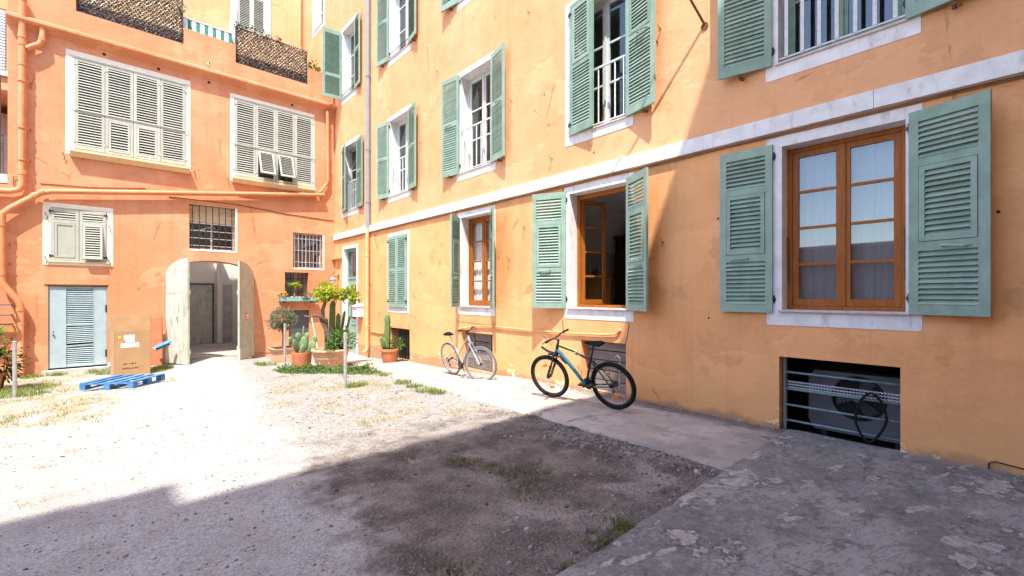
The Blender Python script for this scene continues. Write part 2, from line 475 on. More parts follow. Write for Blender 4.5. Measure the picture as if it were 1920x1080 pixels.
def ground_mat():
    n = N('trodden gravel and dust', .95, spec=.12); v = n.pos(); x, y, z = n.xyz(v)
    a = n.noise(v, .55, 4, .6); b = n.noise(v, 2.3, 6, .65); c = n.noise(v, 11, 6, .7); f = n.noise(v, 55, 4, .7)
    peb = n.voro(v, 34); peb2 = n.voro(v, 85)
    # packed pale track on the left, loose gravel on the right, dark soil in front of the wall
    edge = n.math('SUBTRACT', n.math('SUBTRACT', x, n.math('MULTIPLY', y, .12)), n.math('MULTIPLY', n.math('SUBTRACT', b, .5), 1.5))
    gr = n.rng(edge, .55, 1.15)
    track = n.mix(n.rng(b, .32, .70), (.44,.415,.385), (.53,.505,.475))
    track = n.mix(n.rng(c, .53, .70, 0, .75), track, (.24,.22,.21))
    track = n.mix(n.rng(a, .5, .72, 0, .6), track, (.55,.535,.53))
    track = n.mix(n.rng(f, .36, .60, .6, 0), track, (.19,.175,.165))
    track = n.mix(n.rng(n.noise(n.map(v, loc=(4,4,1)), 130, 2, .6), .36, .56, .4, 0), track, (.18,.165,.155))
    grav = n.mix(n.rng(c, .35, .68), (.255,.235,.208), (.41,.38,.34))
    grav = n.mix(n.rng(peb2, .1, .5, .5, 0), grav, (.45,.42,.395))
    soilm = n.math('MULTIPLY', n.rng(n.math('ADD', y, n.math('MULTIPLY', n.math('SUBTRACT', b, .5), 2.4)), 3.9, 5.2, 1, 0), n.rng(a, .25, .5, .8, 1.0))
    soil = n.mix(n.rng(b, .36, .66), (.108,.086,.072), (.265,.218,.182))
    soil = n.mix(n.rng(n.noise(n.map(v, loc=(2,3,0)), 1.3, 5, .6, .8), .56, .66, 0, .8), soil, (.34,.30,.265))
    soil = n.mix(n.rng(f, .62, .74, 0, .6), soil, (.46,.435,.42))
    pb = n.math('MULTIPLY', n.rng(n.voro(v, 48), .10, .22, 1, 0), n.rng(n.voro(v, 48, 'Color'), .45, .55))
    soil = n.mix(n.math('MULTIPLY', pb, .8), soil, (.40,.36,.32))
    soil = n.mix(n.rng(c, .60, .70, 0, .7), soil, (.07,.055,.047))
    grav = n.mix(soilm, grav, soil)
    lg0 = n.math('SUBTRACT', n.math('ADD', x, n.math('MULTIPLY', n.math('SUBTRACT', b, .5), 2.2)), n.math('MULTIPLY', y, .03))
    side = n.math('MULTIPLY', n.rng(lg0, .25, -.55, 0, .45), n.rng(y, 4.0, 5.2))
    col = n.mix(side, n.mix(gr, track, grav), grav)
    # dry grass stain by the pots and along the left
    lg = n.math('MULTIPLY', n.rng(x, .2, -.6), n.rng(y, 7.5, 10.5))
    lg = n.math('MULTIPLY', lg, n.rng(n.noise(v, 1.7, 5, .65), .42, .6))
    col = n.mix(n.math('MULTIPLY', lg, .75), col, (.25,.22,.11))
    # dark specks and little holes
    col = n.mix(n.rng(n.noise(n.map(v, loc=(7,7,0)), 26, 3, .6), .66, .71, 0, .85), col, (.08,.07,.065))
    col = n.mix(n.rng(n.noise(n.map(v, loc=(2,1,0)), 13, 4, .65), .66, .71, 0, .8), col, (.11,.10,.092))
    col = n.mix(n.rng(n.noise(n.map(v, loc=(1,8,0)), 6.0, 4, .6), .68, .74, 0, .5), col, (.10,.09,.085))
    n.color(col)
    h = n.math('ADD', n.math('MULTIPLY', c, 1.0), n.math('MULTIPLY', f, .5))
    h = n.math('SUBTRACT', h, n.math('MULTIPLY', n.math('MULTIPLY', peb, gr), 1.1))
    n.bump(h, .75, .03)
    return n.m
M['ground'] = ground_mat()

def slab_mat():
    n = N('patched concrete', .85, spec=.25); v = n.pos()
    vv = n.map(v, (.75,1.0,1), rot=(0,0,.35))
    a = n.noise(vv, 2.3, 9, .63); b = n.noise(n.map(vv, loc=(4,2,0)), 1.6, 8, .62)
    e = n.noise(n.map(vv, (1,2.1,1), (3,5,0)), 3.6, 8, .56)
    c = n.noise(v, 20, 6, .7); f = n.noise(v, 70, 3, .7)
    base = n.mix(n.rng(b, .38, .62), (.155,.147,.138), (.30,.28,.258))
    base = n.mix(n.rng(n.noise(vv, .7, 4), .48, .66, 0, .6), base, (.175,.16,.14))
    base = n.mix(n.rng(n.noise(n.map(vv, loc=(8,1,0)), 6.5, 9, .74), .50, .62, 0, .85), base, (.105,.10,.10))
    base = n.mix(n.rng(n.noise(n.map(vv, loc=(3,7,0)), 9.5, 6, .7), .54, .66, 0, .6), base, (.34,.325,.305))
    base = n.mix(n.rng(c, .42, .72, 0, .5), base, (.34,.325,.31))
    p1 = n.rng(n.math('ADD', a, n.math('MULTIPLY', n.math('SUBTRACT', c, .5), .06)), .592, .612); p2 = n.rng(n.math('ADD', e, n.math('MULTIPLY', n.math('SUBTRACT', c, .5), .06)), .600, .622)
    rd = n.noise(n.map(vv, (1.6,7,1), (6,6,0)), 2.2, 6, .62, .5)
    lin = n.rng(n.math('ABSOLUTE', n.math('SUBTRACT', rd, .5)), .0, .022, 1, 0)
    lin = n.math('MULTIPLY', lin, n.rng(b, .40, .55))
    base = n.mix(n.math('MULTIPLY', lin, .6), base, (.075,.07,.068))
    base = n.mix(n.rng(f, .58, .72, 0, .5), base, (.38,.365,.35))
    base = n.mix(n.rng(n.noise(n.map(v, loc=(5,3,0)), 33, 4, .65), .60, .68, 0, .7), base, (.085,.08,.078))
    patch = n.math('MAXIMUM', p1, p2)
    pc = n.mix(n.rng(c, .35, .65), (.25,.222,.205), (.44,.395,.365))
    pc = n.mix(n.rng(f, .55, .7, 0, .5), pc, (.17,.15,.14))
    col = n.mix(patch, base, pc)
    rim = n.math('MULTIPLY', n.rng(a, .575, .598), n.math('SUBTRACT', 1.0, p1))
    col = n.mix(n.math('MULTIPLY', rim, .55), col, (.07,.068,.07))
    cr = n.voro(n.map(v, loc=(1.3,.4,0)), .75, feat='DISTANCE_TO_EDGE')
    crk = n.math('MULTIPLY', n.rng(n.math('ADD', cr, n.math('MULTIPLY', n.math('SUBTRACT', c, .5), .06)), .0, .008, 1, 0), n.rng(b, .55, .6))
    col = n.mix(n.math('MULTIPLY', crk, .5), col, (.06,.055,.055))
    n.color(col)
    h = n.math('ADD', n.math('MULTIPLY', patch, -1.0), n.math('ADD', n.math('MULTIPLY', c, .8), n.math('MULTIPLY', f, .25)))
    n.bump(h, .6, .014)
    return n.m
M['slab'] = slab_mat()

def strip_mat():
    n = N('old cement walkway', .9, spec=.2); v = n.pos()
    b = n.noise(v, 1.3, 6, .62); c = n.noise(v, 9, 7, .7); f = n.noise(v, 60, 3, .7)
    col = n.mix(n.rng(b, .35, .65), (.38,.32,.275), (.49,.42,.365))
    col = n.mix(n.rng(c, .52, .70, 0, .65), col, (.25,.208,.18))
    col = n.mix(n.rng(n.noise(n.map(v, loc=(6,2,3)), 3.2, 8, .68), .52, .62, 0, .55), col, (.24,.205,.18))
    col = n.mix(n.rng(f, .58, .70, 0, .45), col, (.20,.17,.15))
    col = n.mix(n.rng(n.noise(n.map(v, loc=(2,9,1)), 22, 3), .70, .75, 0, .8), col, (.09,.075,.065))
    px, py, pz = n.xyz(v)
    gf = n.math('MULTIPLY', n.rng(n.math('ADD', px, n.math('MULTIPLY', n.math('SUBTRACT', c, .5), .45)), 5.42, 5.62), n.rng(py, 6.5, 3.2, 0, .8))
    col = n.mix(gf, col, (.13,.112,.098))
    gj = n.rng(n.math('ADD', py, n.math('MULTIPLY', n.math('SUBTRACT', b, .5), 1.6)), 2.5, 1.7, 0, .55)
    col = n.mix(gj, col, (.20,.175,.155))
    cr = n.voro(n.map(v, (1,.55,1)), .8, feat='DISTANCE_TO_EDGE')
    crk = n.math('MULTIPLY', n.rng(n.math('ADD', cr, n.math('MULTIPLY', n.math('SUBTRACT', c, .5), .09)), .0, .010, 1, 0), n.rng(b, .48, .56))
    col = n.mix(n.math('MULTIPLY', crk, .6), col, (.08,.07,.06))
    n.color(col)
    n.bump(n.math('SUBTRACT', n.math('ADD', c, n.math('MULTIPLY', f, .3)), crk), .55, .015)
    return n.m
M['strip'] = strip_mat()

# ------------------------------------------------------------------ ground
random.seed(4)
def frange(a, b, st):
    n = max(1, int(round((b-a)/st)))
    return [a + (b-a)*i/n for i in range(n+1)]
gxs = [-60,-30,-18,-12] + frange(-9,-3,.5)[:-1] + frange(-3,5.9,.085) + [7,10,20,60]
gys = [-60,-20,-8] + frange(-4,1.2,.4)[:-1] + frange(1.2,9,.085)[:-1] + frange(9,16.5,.15) + [18,25,60]
g = MB()
for y in gys:
    for x in gxs:
        g.v.append((x, y, gzn(x, y) - (0.35 if x > 5.85 else 0)))
nx = len(gxs)
for j in range(len(gys)-1):
    for i in range(nx-1):
        g.f.append((j*nx+i, j*nx+i+1, (j+1)*nx+i+1, (j+1)*nx+i)); g.m.append(0)
g.build('ground', M['ground'], smooth=True, kind='structure')

def edge_x(y):
    return interp(y, [1.6,6.1,9,11.85,15.5], [4.17,4.12,4.45,4.72,5.0]) + .035*mnoise.noise((y*1.7, 0, 2)) + .02*mnoise.noise((y*6, 1, 2))
# cement walkway along the yellow wall, a worn low step above the gravel
g = MB(); ys = frange(1.63, 15.5, .06); cols = 16
for y in ys:
    x0 = edge_x(y); row = []
    for i in range(cols+1):
        x = lerp(x0, 5.80, i/cols)
        z = gz(x, y) + .035 + .012*mnoise.noise((x*1.3, y*1.3, 1)) + .004*mnoise.noise((x*7, y*7, 1))
        if i == 0: z -= .012
        row.append((x, y, z))
    g.v.append((x0-.012, y, gz(x0, y)-.06)); g.v.extend(row)
w = cols+2
for j in range(len(ys)-1):
    for i in range(w-1):
        g.f.append((j*w+i, j*w+i+1, (j+1)*w+i+1, (j+1)*w+i)); g.m.append(0)
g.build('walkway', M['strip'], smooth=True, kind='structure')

# patched concrete slab in front
g = MB(); xs = frange(-7, 1.4, .3)[:-1] + frange(1.4, 5.82, .07)
ysl = frange(-4, .0, .3)[:-1] + frange(0, 1, .08)
def slab_y(x): return 1.655 + .05*mnoise.noise((x*1.5, 4, 4)) + .03*mnoise.noise((x*6, 4, 4)) if x < 4.2 else 1.655 - (0.0 if x < 4.9 else .0)
for x in xs:
    ye = slab_y(x)
    for k, y in enumerate(ysl):
        yy = y if y < 0 else y*ye
        g.v.append((x, yy, gz(x, yy) + .052 + .012*mnoise.noise((x*.8, yy*.8, 5)) + .005*mnoise.noise((x*4, yy*4, 5)) - (.012 if k == len(ysl)-1 else 0)))
    g.v.append((x, ye+.015, -.05))
w = len(ysl)+1
for i in range(len(xs)-1):
    for k in range(w-1):
        g.f.append((i*w+k, (i+1)*w+k, (i+1)*w+k+1, i*w+k+1)); g.m.append(0)
g.build('pavement', M['slab'], smooth=True, kind='structure')

# ------------------------------------------------------------------ wall with holes
def wall_grid(mb, u0, u1, v0, v1, holes, P, mi=0):
    """quads in the (u,v) plane with rectangular holes; P(u,v) gives the 3D point"""
    us = sorted(set([u0,u1] + [h[0] for h in holes] + [h[1] for h in holes]))
    vs = sorted(set([v0,v1] + [h[2] for h in holes] + [h[3] for h in holes]))
    us = [u for u in us if u0-1e-6 <= u <= u1+1e-6]; vs = [v for v in vs if v0-1e-6 <= v <= v1+1e-6]
    for i in range(len(us)-1):
        for j in range(len(vs)-1):
            cu = (us[i]+us[i+1])/2; cv = (vs[j]+vs[j+1])/2
            if any(h[0] < cu < h[1] and h[2] < cv < h[3] for h in holes): continue
            mb.quad(P(us[i],vs[j]), P(us[i+1],vs[j]), P(us[i+1],vs[j+1]), P(us[i],vs[j+1]), mi)

# ------------------------------------------------------------------ shutters (shared builder)
SLAT = {}
def slat_mesh(w, mat, out, L=.064, t=.008, ang=45):
    key = (round(w,3), mat.name, out, L, ang)
    if key not in SLAT:
        mb = MB(); ca, sa = math.cos(math.radians(ang)), math.sin(math.radians(ang))
        # cross-section in (y,z): slopes down towards the outside (y*out > 0)
        pr = [(-L/2,-t/2),(L/2,-t/2),(L/2+.001,0),(L/2,t/2),(-L/2,t/2)]
        ring = [(out*(p*ca + q*sa), -p*sa + q*ca) for p, q in pr]
        vs = [(0,a,b) for a,b in ring] + [(w,a,b) for a,b in ring]
        n = len(ring)
        fs = [(i,(i+1)%n,n+(i+1)%n,n+i) for i in range(n)] + [tuple(reversed(range(n))), tuple(range(n,2*n))]
        if out > 0: fs = [tuple(reversed(f)) for f in fs]
        mb.add(vs, fs); SLAT[key] = mb.mesh('slat', mat)
    return SLAT[key]

def shutter(parent, off, hx, hy, z0, w, h, direction, out, zones, mat, slats='parts', joined=None, flip=1, sang=48, pitch=.051, stile=.075, tilt=None, hinge_mat=None, handle=True):
    """direction: world 2D vector from hinge to free edge; zones: (f0, f1, flap) as fractions of the height"""
    T = .034; phi = math.atan2(direction[1], direction[0])
    fr = MB()
    fr.box(0, stile, -T/2, T/2, 0, h); fr.box(w-stile, w, -T/2, T/2, 0, h)
    cuts = [0.0]
    for a, b, fl in zones: cuts += [a*h, b*h]
    cuts.append(h)
    for i in range(0, len(cuts), 2):
        if cuts[i+1]-cuts[i] > .002: fr.box(stile, w-stile, -T/2+.001, T/2-.001, cuts[i], cuts[i+1])
    sh = link('shutter', fr.mesh('shutter', mat), parent, (hx-off[0], hy-off[1], z0-off[2]), (0,0,phi))
    Mx = Matrix.Translation((hx, hy, z0)) @ Matrix.Rotation(phi, 4, 'Z')
    for a, b, fl in zones:
        x0, x1, s0, s1 = stile, w-stile, a*h, b*h
        if fl:
            fb = MB(); fs = .048; g0 = .005
            fy0, fy1 = -T/2-.006, T/2+.006
            fb.box(x0+g0, x0+fs, fy0, fy1, s0+g0, s1-g0); fb.box(x1-fs, x1-g0, fy0, fy1, s0+g0, s1-g0)
            fb.box(x0+fs, x1-fs, fy0, fy1, s0+g0, s0+fs); fb.box(x0+fs, x1-fs, fy0, fy1, s1-fs, s1-g0)
            if fl == 'board': fb.box(x0+fs, x1-fs, -.008, .008, s0+fs, s1-fs)
            if tilt:      # flap pushed outwards at the bottom, hinged at its top edge
                R = Matrix.Translation((0,0,s1)) @ Matrix.Rotation(out*math.radians(tilt), 4, 'X') @ Matrix.Translation((0,0,-s1))
                fb.xf(R)
            flap = link('flap', fb.mesh('flap', mat), sh)
            x0 += fs; x1 -= fs; s0 += fs; s1 -= fs
            if fl == 'board': continue
        n = max(2, int(round((s1-s0)/pitch)))
        me = slat_mesh(x1-x0, mat, out*flip, ang=sang)
        for k in range(n):
            z = s0 + (k+.5)*(s1-s0)/n
            jit = random.uniform(-.05, .05)
            if fl and tilt:
                p = R @ Vector((x0, 0, z)); rot = (out*math.radians(tilt), 0, 0)
            else:
                p = Vector((x0, 0, z)); rot = (jit, 0, 0)
            if slats == 'parts':
                link('slat', me, sh, p, rot)
            else:
                LM = Mx @ Matrix.Translation(p) @ Matrix.Rotation(rot[0], 4, 'X')
                joined.add([LM @ v.co for v in me.vertices], [tuple(q.vertices) for q in me.polygons])
    hm = hinge_mat or M['iron']
    for zz in (h*.08, h*.93):
        hb = MB(); hb.box(-.03, .05, out*T/2-out*.012, out*(T/2+.008), zz-.018, zz+.018)
        hb.tube([(-.012, out*T/2, zz-.045), (-.012, out*T/2, zz+.045)], .011, 6)
        link('hinge', hb.mesh('hinge', hm), sh)
    if handle:
        zr = zones[0][1]*h + .035
        hb = MB(); yy = -out*(T/2)
        hb.tube([(w*.45, yy, zr), (w*.45, yy-out*.03, zr+.005), (w*.55, yy-out*.034, zr), (w*.72, yy-out*.03, zr-.012), (w*.78, yy, zr-.004)], .011, 6)
        link('handle', hb.mesh('handle', mat), sh)
    return sh

Z_GF = [(.05,.31,False),(.355,.725,True),(.765,.945,False)]
Z_UP = [(.055,.50,False),(.545,.955,False)]
Z_UPF = [(.055,.50,False),(.535,.965,True)]

# ------------------------------------------------------------------ the yellow building
YO = (D, 8.0, 0.0)
YB = thing('yellow_building', 'long yellow ochre apartment house with sage green shutters along the courtyard', 'building', YO)
def yb(name, mb, mat, parent=None, smooth=False, kind=None):
    return mb.build(name, mat, parent or YB, YO, smooth, kind)

# columns: (surround y0,y1), (opening y0,y1)
C0 = (.50,1.86,.62,1.70); C1 = (3.66,5.02,3.77,4.91); C2 = (6.86,8.16,6.98,8.05); C3 = (10.36,11.55,10.47,11.44)
# opening: surround y0,y1,z0,z1, opening y0,y1,z0,z1
OPN = {
 'w1': (.50,1.86,1.25,3.44, .62,1.70,1.40,3.32),
 'w2': (3.66,5.02,1.20,3.43, 3.77,4.91,1.36,3.31),
 'w3': (6.86,8.16,1.17,3.42, 6.98,8.05,1.33,3.31),
 'w4': (10.36,11.55,1.12,3.30, 10.45,11.46,1.26,3.22),
 'door': (13.58,14.82,-.36,3.22, 13.70,14.72,-.36,3.12),
 'a4': (.51,1.87,4.12,6.55, .62,1.74,4.27,6.44),
 'a3': (3.67,5.00,4.13,6.55, 3.78,4.88,4.27,6.44),
 'a2': (6.85,8.20,4.14,6.55, 6.97,8.08,4.28,6.44),
 'a1': (10.25,11.55,4.18,6.55, 10.36,11.44,4.31,6.44),
 'a0': (13.50,14.88,4.18,6.62, 13.62,14.77,4.32,6.50),
 'b3': (3.67,5.00,7.95,10.45, 3.78,4.88,8.10,10.34),
 'b2': (6.85,8.20,7.95,10.45, 6.97,8.08,8.10,10.34),
 'b1': (10.25,11.55,7.97,10.48, 10.36,11.44,8.12,10.36),
 'b0': (13.65,14.95,7.97,10.52, 13.77,14.83,8.12,10.40),
 'c0': (16.50,17.80,11.45,13.9, 16.62,17.68,11.6,13.8),
}
CELL = {'cellar1': (.66,1.73,-.12,.885), 'cellar2': (3.80,4.66,.05,.86), 'cellar3': (6.95,8.03,-.02,.79), 'cellar4': (10.33,11.45,-.17,.70)}
holes_lo = []; holes_hi = []
for k, o in OPN.items():
    (holes_lo if o[7] < 3.6 else holes_hi).append((o[4],o[5],o[6],o[7]))
for k, o in CELL.items(): holes_lo.append(o)
YEND = 18.96
m = MB(); wall_grid(m, -1.25, YEND, -.6, 3.56, holes_lo, lambda u,v: (D,u,v))
for k, (a,b,c,d) in CELL.items():                # deep splayed cellar reveals in the wall's own render
    x1 = D+.30
    m.quad((D,a,c),(x1,a,c),(x1,a,d),(D,a,d)); m.quad((x1,b,c),(D,b,c),(D,b,d),(x1,b,d)); m.quad((D,a,d),(x1,a,d),(x1,b,d),(D,b,d)); m.quad((D,b,c),(x1,b,c),(x1,a,c),(D,a,c))
yb('wall', m, M['peach'])
m = MB(); wall_grid(m, -1.25, YEND, 3.56, 14.0, holes_hi, lambda u,v: (D,u,v))
m.box(D+.0, D+6, -1.25, YEND, 14.0, 14.25)
yb('wall', m, M['yellow'])
# rooms behind: lining with the same holes, floors, ceilings and cross walls
m = MB(); XI = D+.30; XB = D+4.2
wall_grid(m, -1.25, YEND, -.6, 14.0, holes_lo+holes_hi, lambda u,v: (XI,u,v))
for z in (-.6, 1.0, 3.62, 7.55, 10.9, 13.98): m.quad((XI,-1.25,z),(XB,-1.25,z),(XB,YEND,z),(XI,YEND,z))
m.quad((XB,-1.25,-.6),(XB,YEND,-.6),(XB,YEND,14),(XB,-1.25,14))
for y in (-1.25, 3.0, 5.95, 9.3, 12.6, 15.6, YEND): m.quad((XI,y,-.6),(XB,y,-.6),(XB,y,14),(XI,y,14))
yb('room', m, M['room'])
# flat ochre lintel band over the ground floor, in lengths
seg = [-1.25, .86, 4.4, 8.2, 12.0, 15.5]
for a, b in zip(seg[:-1], seg[1:]):
    m = MB(); m.box(D-.055, D, a+.002, b-.002, 3.49, 3.675)
    yb('band', m, M['white'])
m = MB(); m.tube([(D-.045, y, 3.476+.003*math.sin(y*5)) for y in frange(-1.2, 15.3, .3)], .011, 6); m.tube([(D-.016, y, 3.45+.006*math.sin(y*3.1+1)) for y in frange(-1.2, 12.6, .3)], .006, 5)
split('cable', m, M['tan_cable'], YB, YO)

SDEPTH = .24
for k, (s0,s1,t0,t1,a,b,c,d) in OPN.items():
    m = MB(); xf = D-.007
    bot = c if k != 'door' else t0
    m.box(xf, D, s0, s1, d, t1); 
    m.box(xf, D, s0, a, bot, d); m.box(xf, D, b, s1, bot, d)
    if k != 'door': m.box(xf, D, s0, s1, t0, c)
    x1 = D+.30
    m.box(D, x1, a-.02, a, c, d); m.box(D, x1, b, b+.02, c, d); m.box(D, x1, a-.02, b+.02, d, d+.02)
    if k != 'door': m.box(D, x1, a-.02, b+.02, c-.02, c)
    yb('surround', m, M['white'])
    if k not in ('door',):
        m = MB(); p = .045 if k[0] == 'w' else .03
        m.bbox(D-p, D+.20, a-.03, b+.03, c+.001, c+.03, .006)
        yb('window_sill', m, M['sill'])

def casement(mb_frame, y0, y1, z0, z1, x, rows, mat, parent, th=.045, st=.062, rail=.03, glass=None, pane_cols=1):
    """one sash: a frame child with its panes under the window"""
    m = MB(); x0, x1 = x, x+th
    m.box(x0, x1, y0, y0+st, z0, z1); m.box(x0, x1, y1-st, y1, z0, z1)
    m.box(x0+.001, x1-.001, y0+st, y1-st, z0, z0+st*1.25); m.box(x0+.001, x1-.001, y0+st, y1-st, z1-st, z1)
    zz0, zz1 = z0+st*1.25, z1-st
    hh = (zz1-zz0-(rows-1)*rail)/rows
    for i in range(1, rows):
        zc = zz0 + i*hh + (i-1)*rail
        m.box(x0+.004, x1-.004, y0+st, y1-st, zc, zc+rail)
    sash = m.build('sash', mat, parent, YO)
    for i in range(rows):
        za = zz0 + i*(hh+rail)
        p = MB(); p.box(x0+th*.45, x0+th*.6, y0+st-.006, y1-st+.006, za-.006, za+hh+.006)
        p.build('pane', glass or M['glass'], parent, YO)
    return sash

def window(k, rows, mat, x, curtain=None, fw=.05, mid=None, glass=None):
    s0,s1,t0,t1,a,b,c,d = OPN[k]; c += .032
    m = MB(); x1 = x+.07
    m.box(x, x1, a+.001, a+fw, c, d-.001); m.box(x, x1, b-fw, b-.001, c, d-.001)
    m.box(x+.001, x1-.001, a+fw, b-fw, d-fw, d-.001); m.box(x+.001, x1-.001, a+fw, b-fw, c, c+fw*.8)
    w = yb('window', m, mat)
    ym = (a+b)/2
    casement(None, a+fw+.003, ym-.002, c+fw*.8+.003, d-fw-.003, x+.012, rows, mat, w, glass=glass)
    casement(None, ym+.002, b-fw-.003, c+fw*.8+.003, d-fw-.003, x+.012, rows, mat, w, glass=glass)
    m = MB(); m.box(x-.004, x+.0118, ym-.022, ym+.022, c+fw*.8+.004, d-fw-.004)
    m.build('meeting_stile', mat, w, YO)
    if curtain:
        m = MB(); n = 60
        for i in range(n+1):
            y = lerp(a+.03, b-.03, i/n); xx = x+.12+.007*math.sin(i*1.9)+.006*math.sin(i*.7)
            m.v += [(xx, y, c+.03), (xx+.004*math.sin(i), y, d-.02)]
        m.f = [(2*i,2*i+2,2*i+3,2*i+1) for i in range(n)]; m.m = [0]*n
        m.build('curtain', M[curtain], w, YO, smooth=True)
    return w

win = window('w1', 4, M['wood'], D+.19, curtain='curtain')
m = MB()
for y in (.64, 1.68):      # rusty espagnolette bars beside the frame
    m.tube([(D+.165, y, 1.75), (D+.155, y, 2.05), (D+.15, y+.005, 2.28)], .008, 5)
split('stay_bar', m, M['rust'], YB, YO)
window('w3', 4, M['wood'], D+.21, curtain='curtain_white', glass=M['glass_thin'])
# middle ground floor window: frame only, its far sash swung inwards, near sash folded back out of sight
s0,s1,t0,t1,a,b,c,d = OPN['w2']; c += .032; x = D+.20
m = MB(); m.box(x, x+.07, a+.001, a+.05, c, d-.001); m.box(x, x+.07, b-.055, b-.001, c, d-.001)
m.box(x+.001, x+.069, a+.05, b-.055, d-.075, d-.001); m.box(x+.001, x+.069, a+.05, b-.055, c, c+.045)
w2 = yb('window', m, M['wood'])
def swung_sash(hx, hy, ang, sgn, wd):
    rows = 4; st = .06; z0, z1 = c+.05, d-.08; L = z1-z0; th = .042
    m = MB(); m.box(0, st, -th/2, th/2, 0, L); m.box(wd-st, wd, -th/2, th/2, 0, L)
    m.box(st, wd-st, -th/2+.001, th/2-.001, 0, st*1.3); m.box(st, wd-st, -th/2+.001, th/2-.001, L-st, L)
    hh = (L-st*2.3-(rows-1)*.03)/rows
    for i in range(1, rows): m.box(st, wd-st, -th/2+.004, th/2-.004, st*1.3+i*hh+(i-1)*.03, st*1.3+i*hh+i*.03)
    p = MB()
    for i in range(rows): p.box(st-.005, wd-st+.005, -.003, .003, st*1.3+i*(hh+.03)-.005, st*1.3+i*(hh+.03)+hh+.005)
    cu = MB()
    for i in range(21):
        xx = lerp(st*.5, wd-st*.5, i/20); yy = -.045 + .006*math.sin(i*2.2)
        cu.v += [(xx, yy, .05), (xx, yy, L-.05)]
    cu.f = [(2*i,2*i+2,2*i+3,2*i+1) for i in range(20)]; cu.m = [0]*20
    ph = math.atan2(sgn*math.cos(ang), math.sin(ang))
    R = Matrix.Translation((hx, hy, z0)) @ Matrix.Rotation(ph, 4, 'Z')
    for q in (m, p, cu): q.xf(R)
    m.build('sash', M['wood'], w2, YO); p.build('pane', M['glass_old'], w2, YO)
swung_sash(x+.05, b-.06, math.radians(74), -1, .50)
swung_sash(x+.05, a+.055, math.radians(118), 1, .50)

GLW = M['winframe']
for k in ('a3','a2','a1','a0'): window(k, 3, GLW, D+.22, fw=.045, glass=M['glass_old'])
window('a4', 3, M['green'], D+.20, fw=.05, glass=M['glass_old'])
for k in ('b3','b2','b1','b0','c0'): window(k, 3, GLW, D+.22, fw=.045, glass=M['glass_old'])

# window railings: each bar its own piece
def railing(k, n, h=.93, top=True, mat=None, r=.011, x=D+.03, square=None):
    s0,s1,t0,t1,a,b,c,d = OPN[k]; c += .03; mat = mat or M['bars_white']
    m = MB()
    m.box(x-.014, x+.014, a+.002, b-.002, c+h, c+h+.028)
    rl = yb('railing', m, mat)
    m = MB(); m.box(x-.010, x+.010, a+.002, b-.002, c+.045, c+.062); m.build('rail', mat, rl, YO)
    bm = MB()
    if square: bm.box(-square/2, square/2, -square/2, square/2, .062, h)
    else: bm.tube([(0,0,.062),(0,0,h)], r, 6)
    me = bm.mesh('bar', mat)
    for i in range(n):
        y = lerp(a, b, (i+.5)/n)
        link('bar', me, rl, (x-D, y-YO[1], c))
railing('a4', 7, 1.0, square=.036, mat=M['bars_white'])
for k in ('a3','a2','a1'): railing(k, 7, .93, r=.012)
railing('a0', 7, .93, r=.011)
for k in ('b2','b1','b0'):          # low scrolled iron guards
    s0,s1,t0,t1,a,b,c,d = OPN[k]; m = MB(); c += .03; x = D-.01
    m.tube([(x, a+.01, c+.16), (x, b-.01, c+.16)], .008, 6); m.tube([(x, a+.01, c+.02), (x, b-.01, c+.02)], .008, 6)
    n = 8
    for i in range(n):
        yc = lerp(a, b, (i+.5)/n)
        m.tube([(x, yc+.05*math.cos(t*.7), c+.09+.06*math.sin(t*.7)) for t in range(9)], .005, 5, closed=True)
    yb('window_guard', m, M['iron'])

# shutters
REST = MB()        # slats of the farther shutters, too many and too small to pick apart
GR = M['green']
def ysh(k, side, ang, wd, zones, slats='parts', dz=0, dh=0, hy=None, handle=True, w_pitch=.051):
    s0,s1,t0,t1,a,b,c,d = OPN[k]
    A = math.radians(ang); sg = -1 if side == 'far' else 1
    y = hy if hy is not None else ((b+.005) if side == 'far' else (a-.005))
    shutter(YB, YO, D-.028, y, c+.012+dz, wd, d-c-.012+dh, (-math.sin(A), sg*math.cos(A)), sg, zones, GR, slats, REST, handle=handle, pitch=w_pitch, flip=-1 if ang > 100 else 1, sang=52 if k[0] == 'w' else 62)
ysh('w1','far',177,.585,Z_GF, dz=-.02, dh=.06, hy=1.79)
ysh('w1','near',163,.565,Z_GF, dz=0, dh=.04, hy=.59)
ysh('w2','far',155,.60,Z_GF, dh=.05, hy=4.97)
ysh('w2','near',150,.60,Z_GF, dh=.04)
ysh('a4','far',168,.58,Z_UP, dh=.06, hy=1.80)
ysh('a4','near',168,.58,Z_UP, dh=.06)
ysh('a3','far',9,.55,Z_UPF, dh=.02, hy=4.87)
ysh('a3','near',166,.57,Z_UPF, dh=.02)
ysh('a2','far',173,.58,Z_UP, dh=.06)
ysh('a2','near',168,.55,Z_UP, dh=.04)
for k in ('b3',): pass
ysh('w3','far',54,.54,Z_GF,'joined', hy=8.08)
ysh('w3','near',146,.54,Z_GF,'joined')
ysh('w4','far',1,.50,Z_UP,'joined', hy=11.455, dh=-.01, handle=False)
ysh('w4','near',1,.50,Z_UP,'joined', hy=10.455, dh=-.01, handle=False)
ysh('a1','far',172,.58,Z_UP,'joined'); ysh('a1','near',170,.55,Z_UP,'joined')
ysh('a0','far',14,.56,Z_UP,'joined', hy=14.76); ysh('a0','near',174,.56,Z_UP,'joined')
ysh('b0','far',98,.60,Z_GF[:1]+[(.36,.94,False)],'joined'); ysh('b0','near',172,.56,Z_UP,'joined')
ysh('b1','far',172,.58,Z_UP,'joined'); ysh('b1','near',170,.56,Z_UP,'joined')
ysh('b2','far',170,.58,Z_UP,'joined')
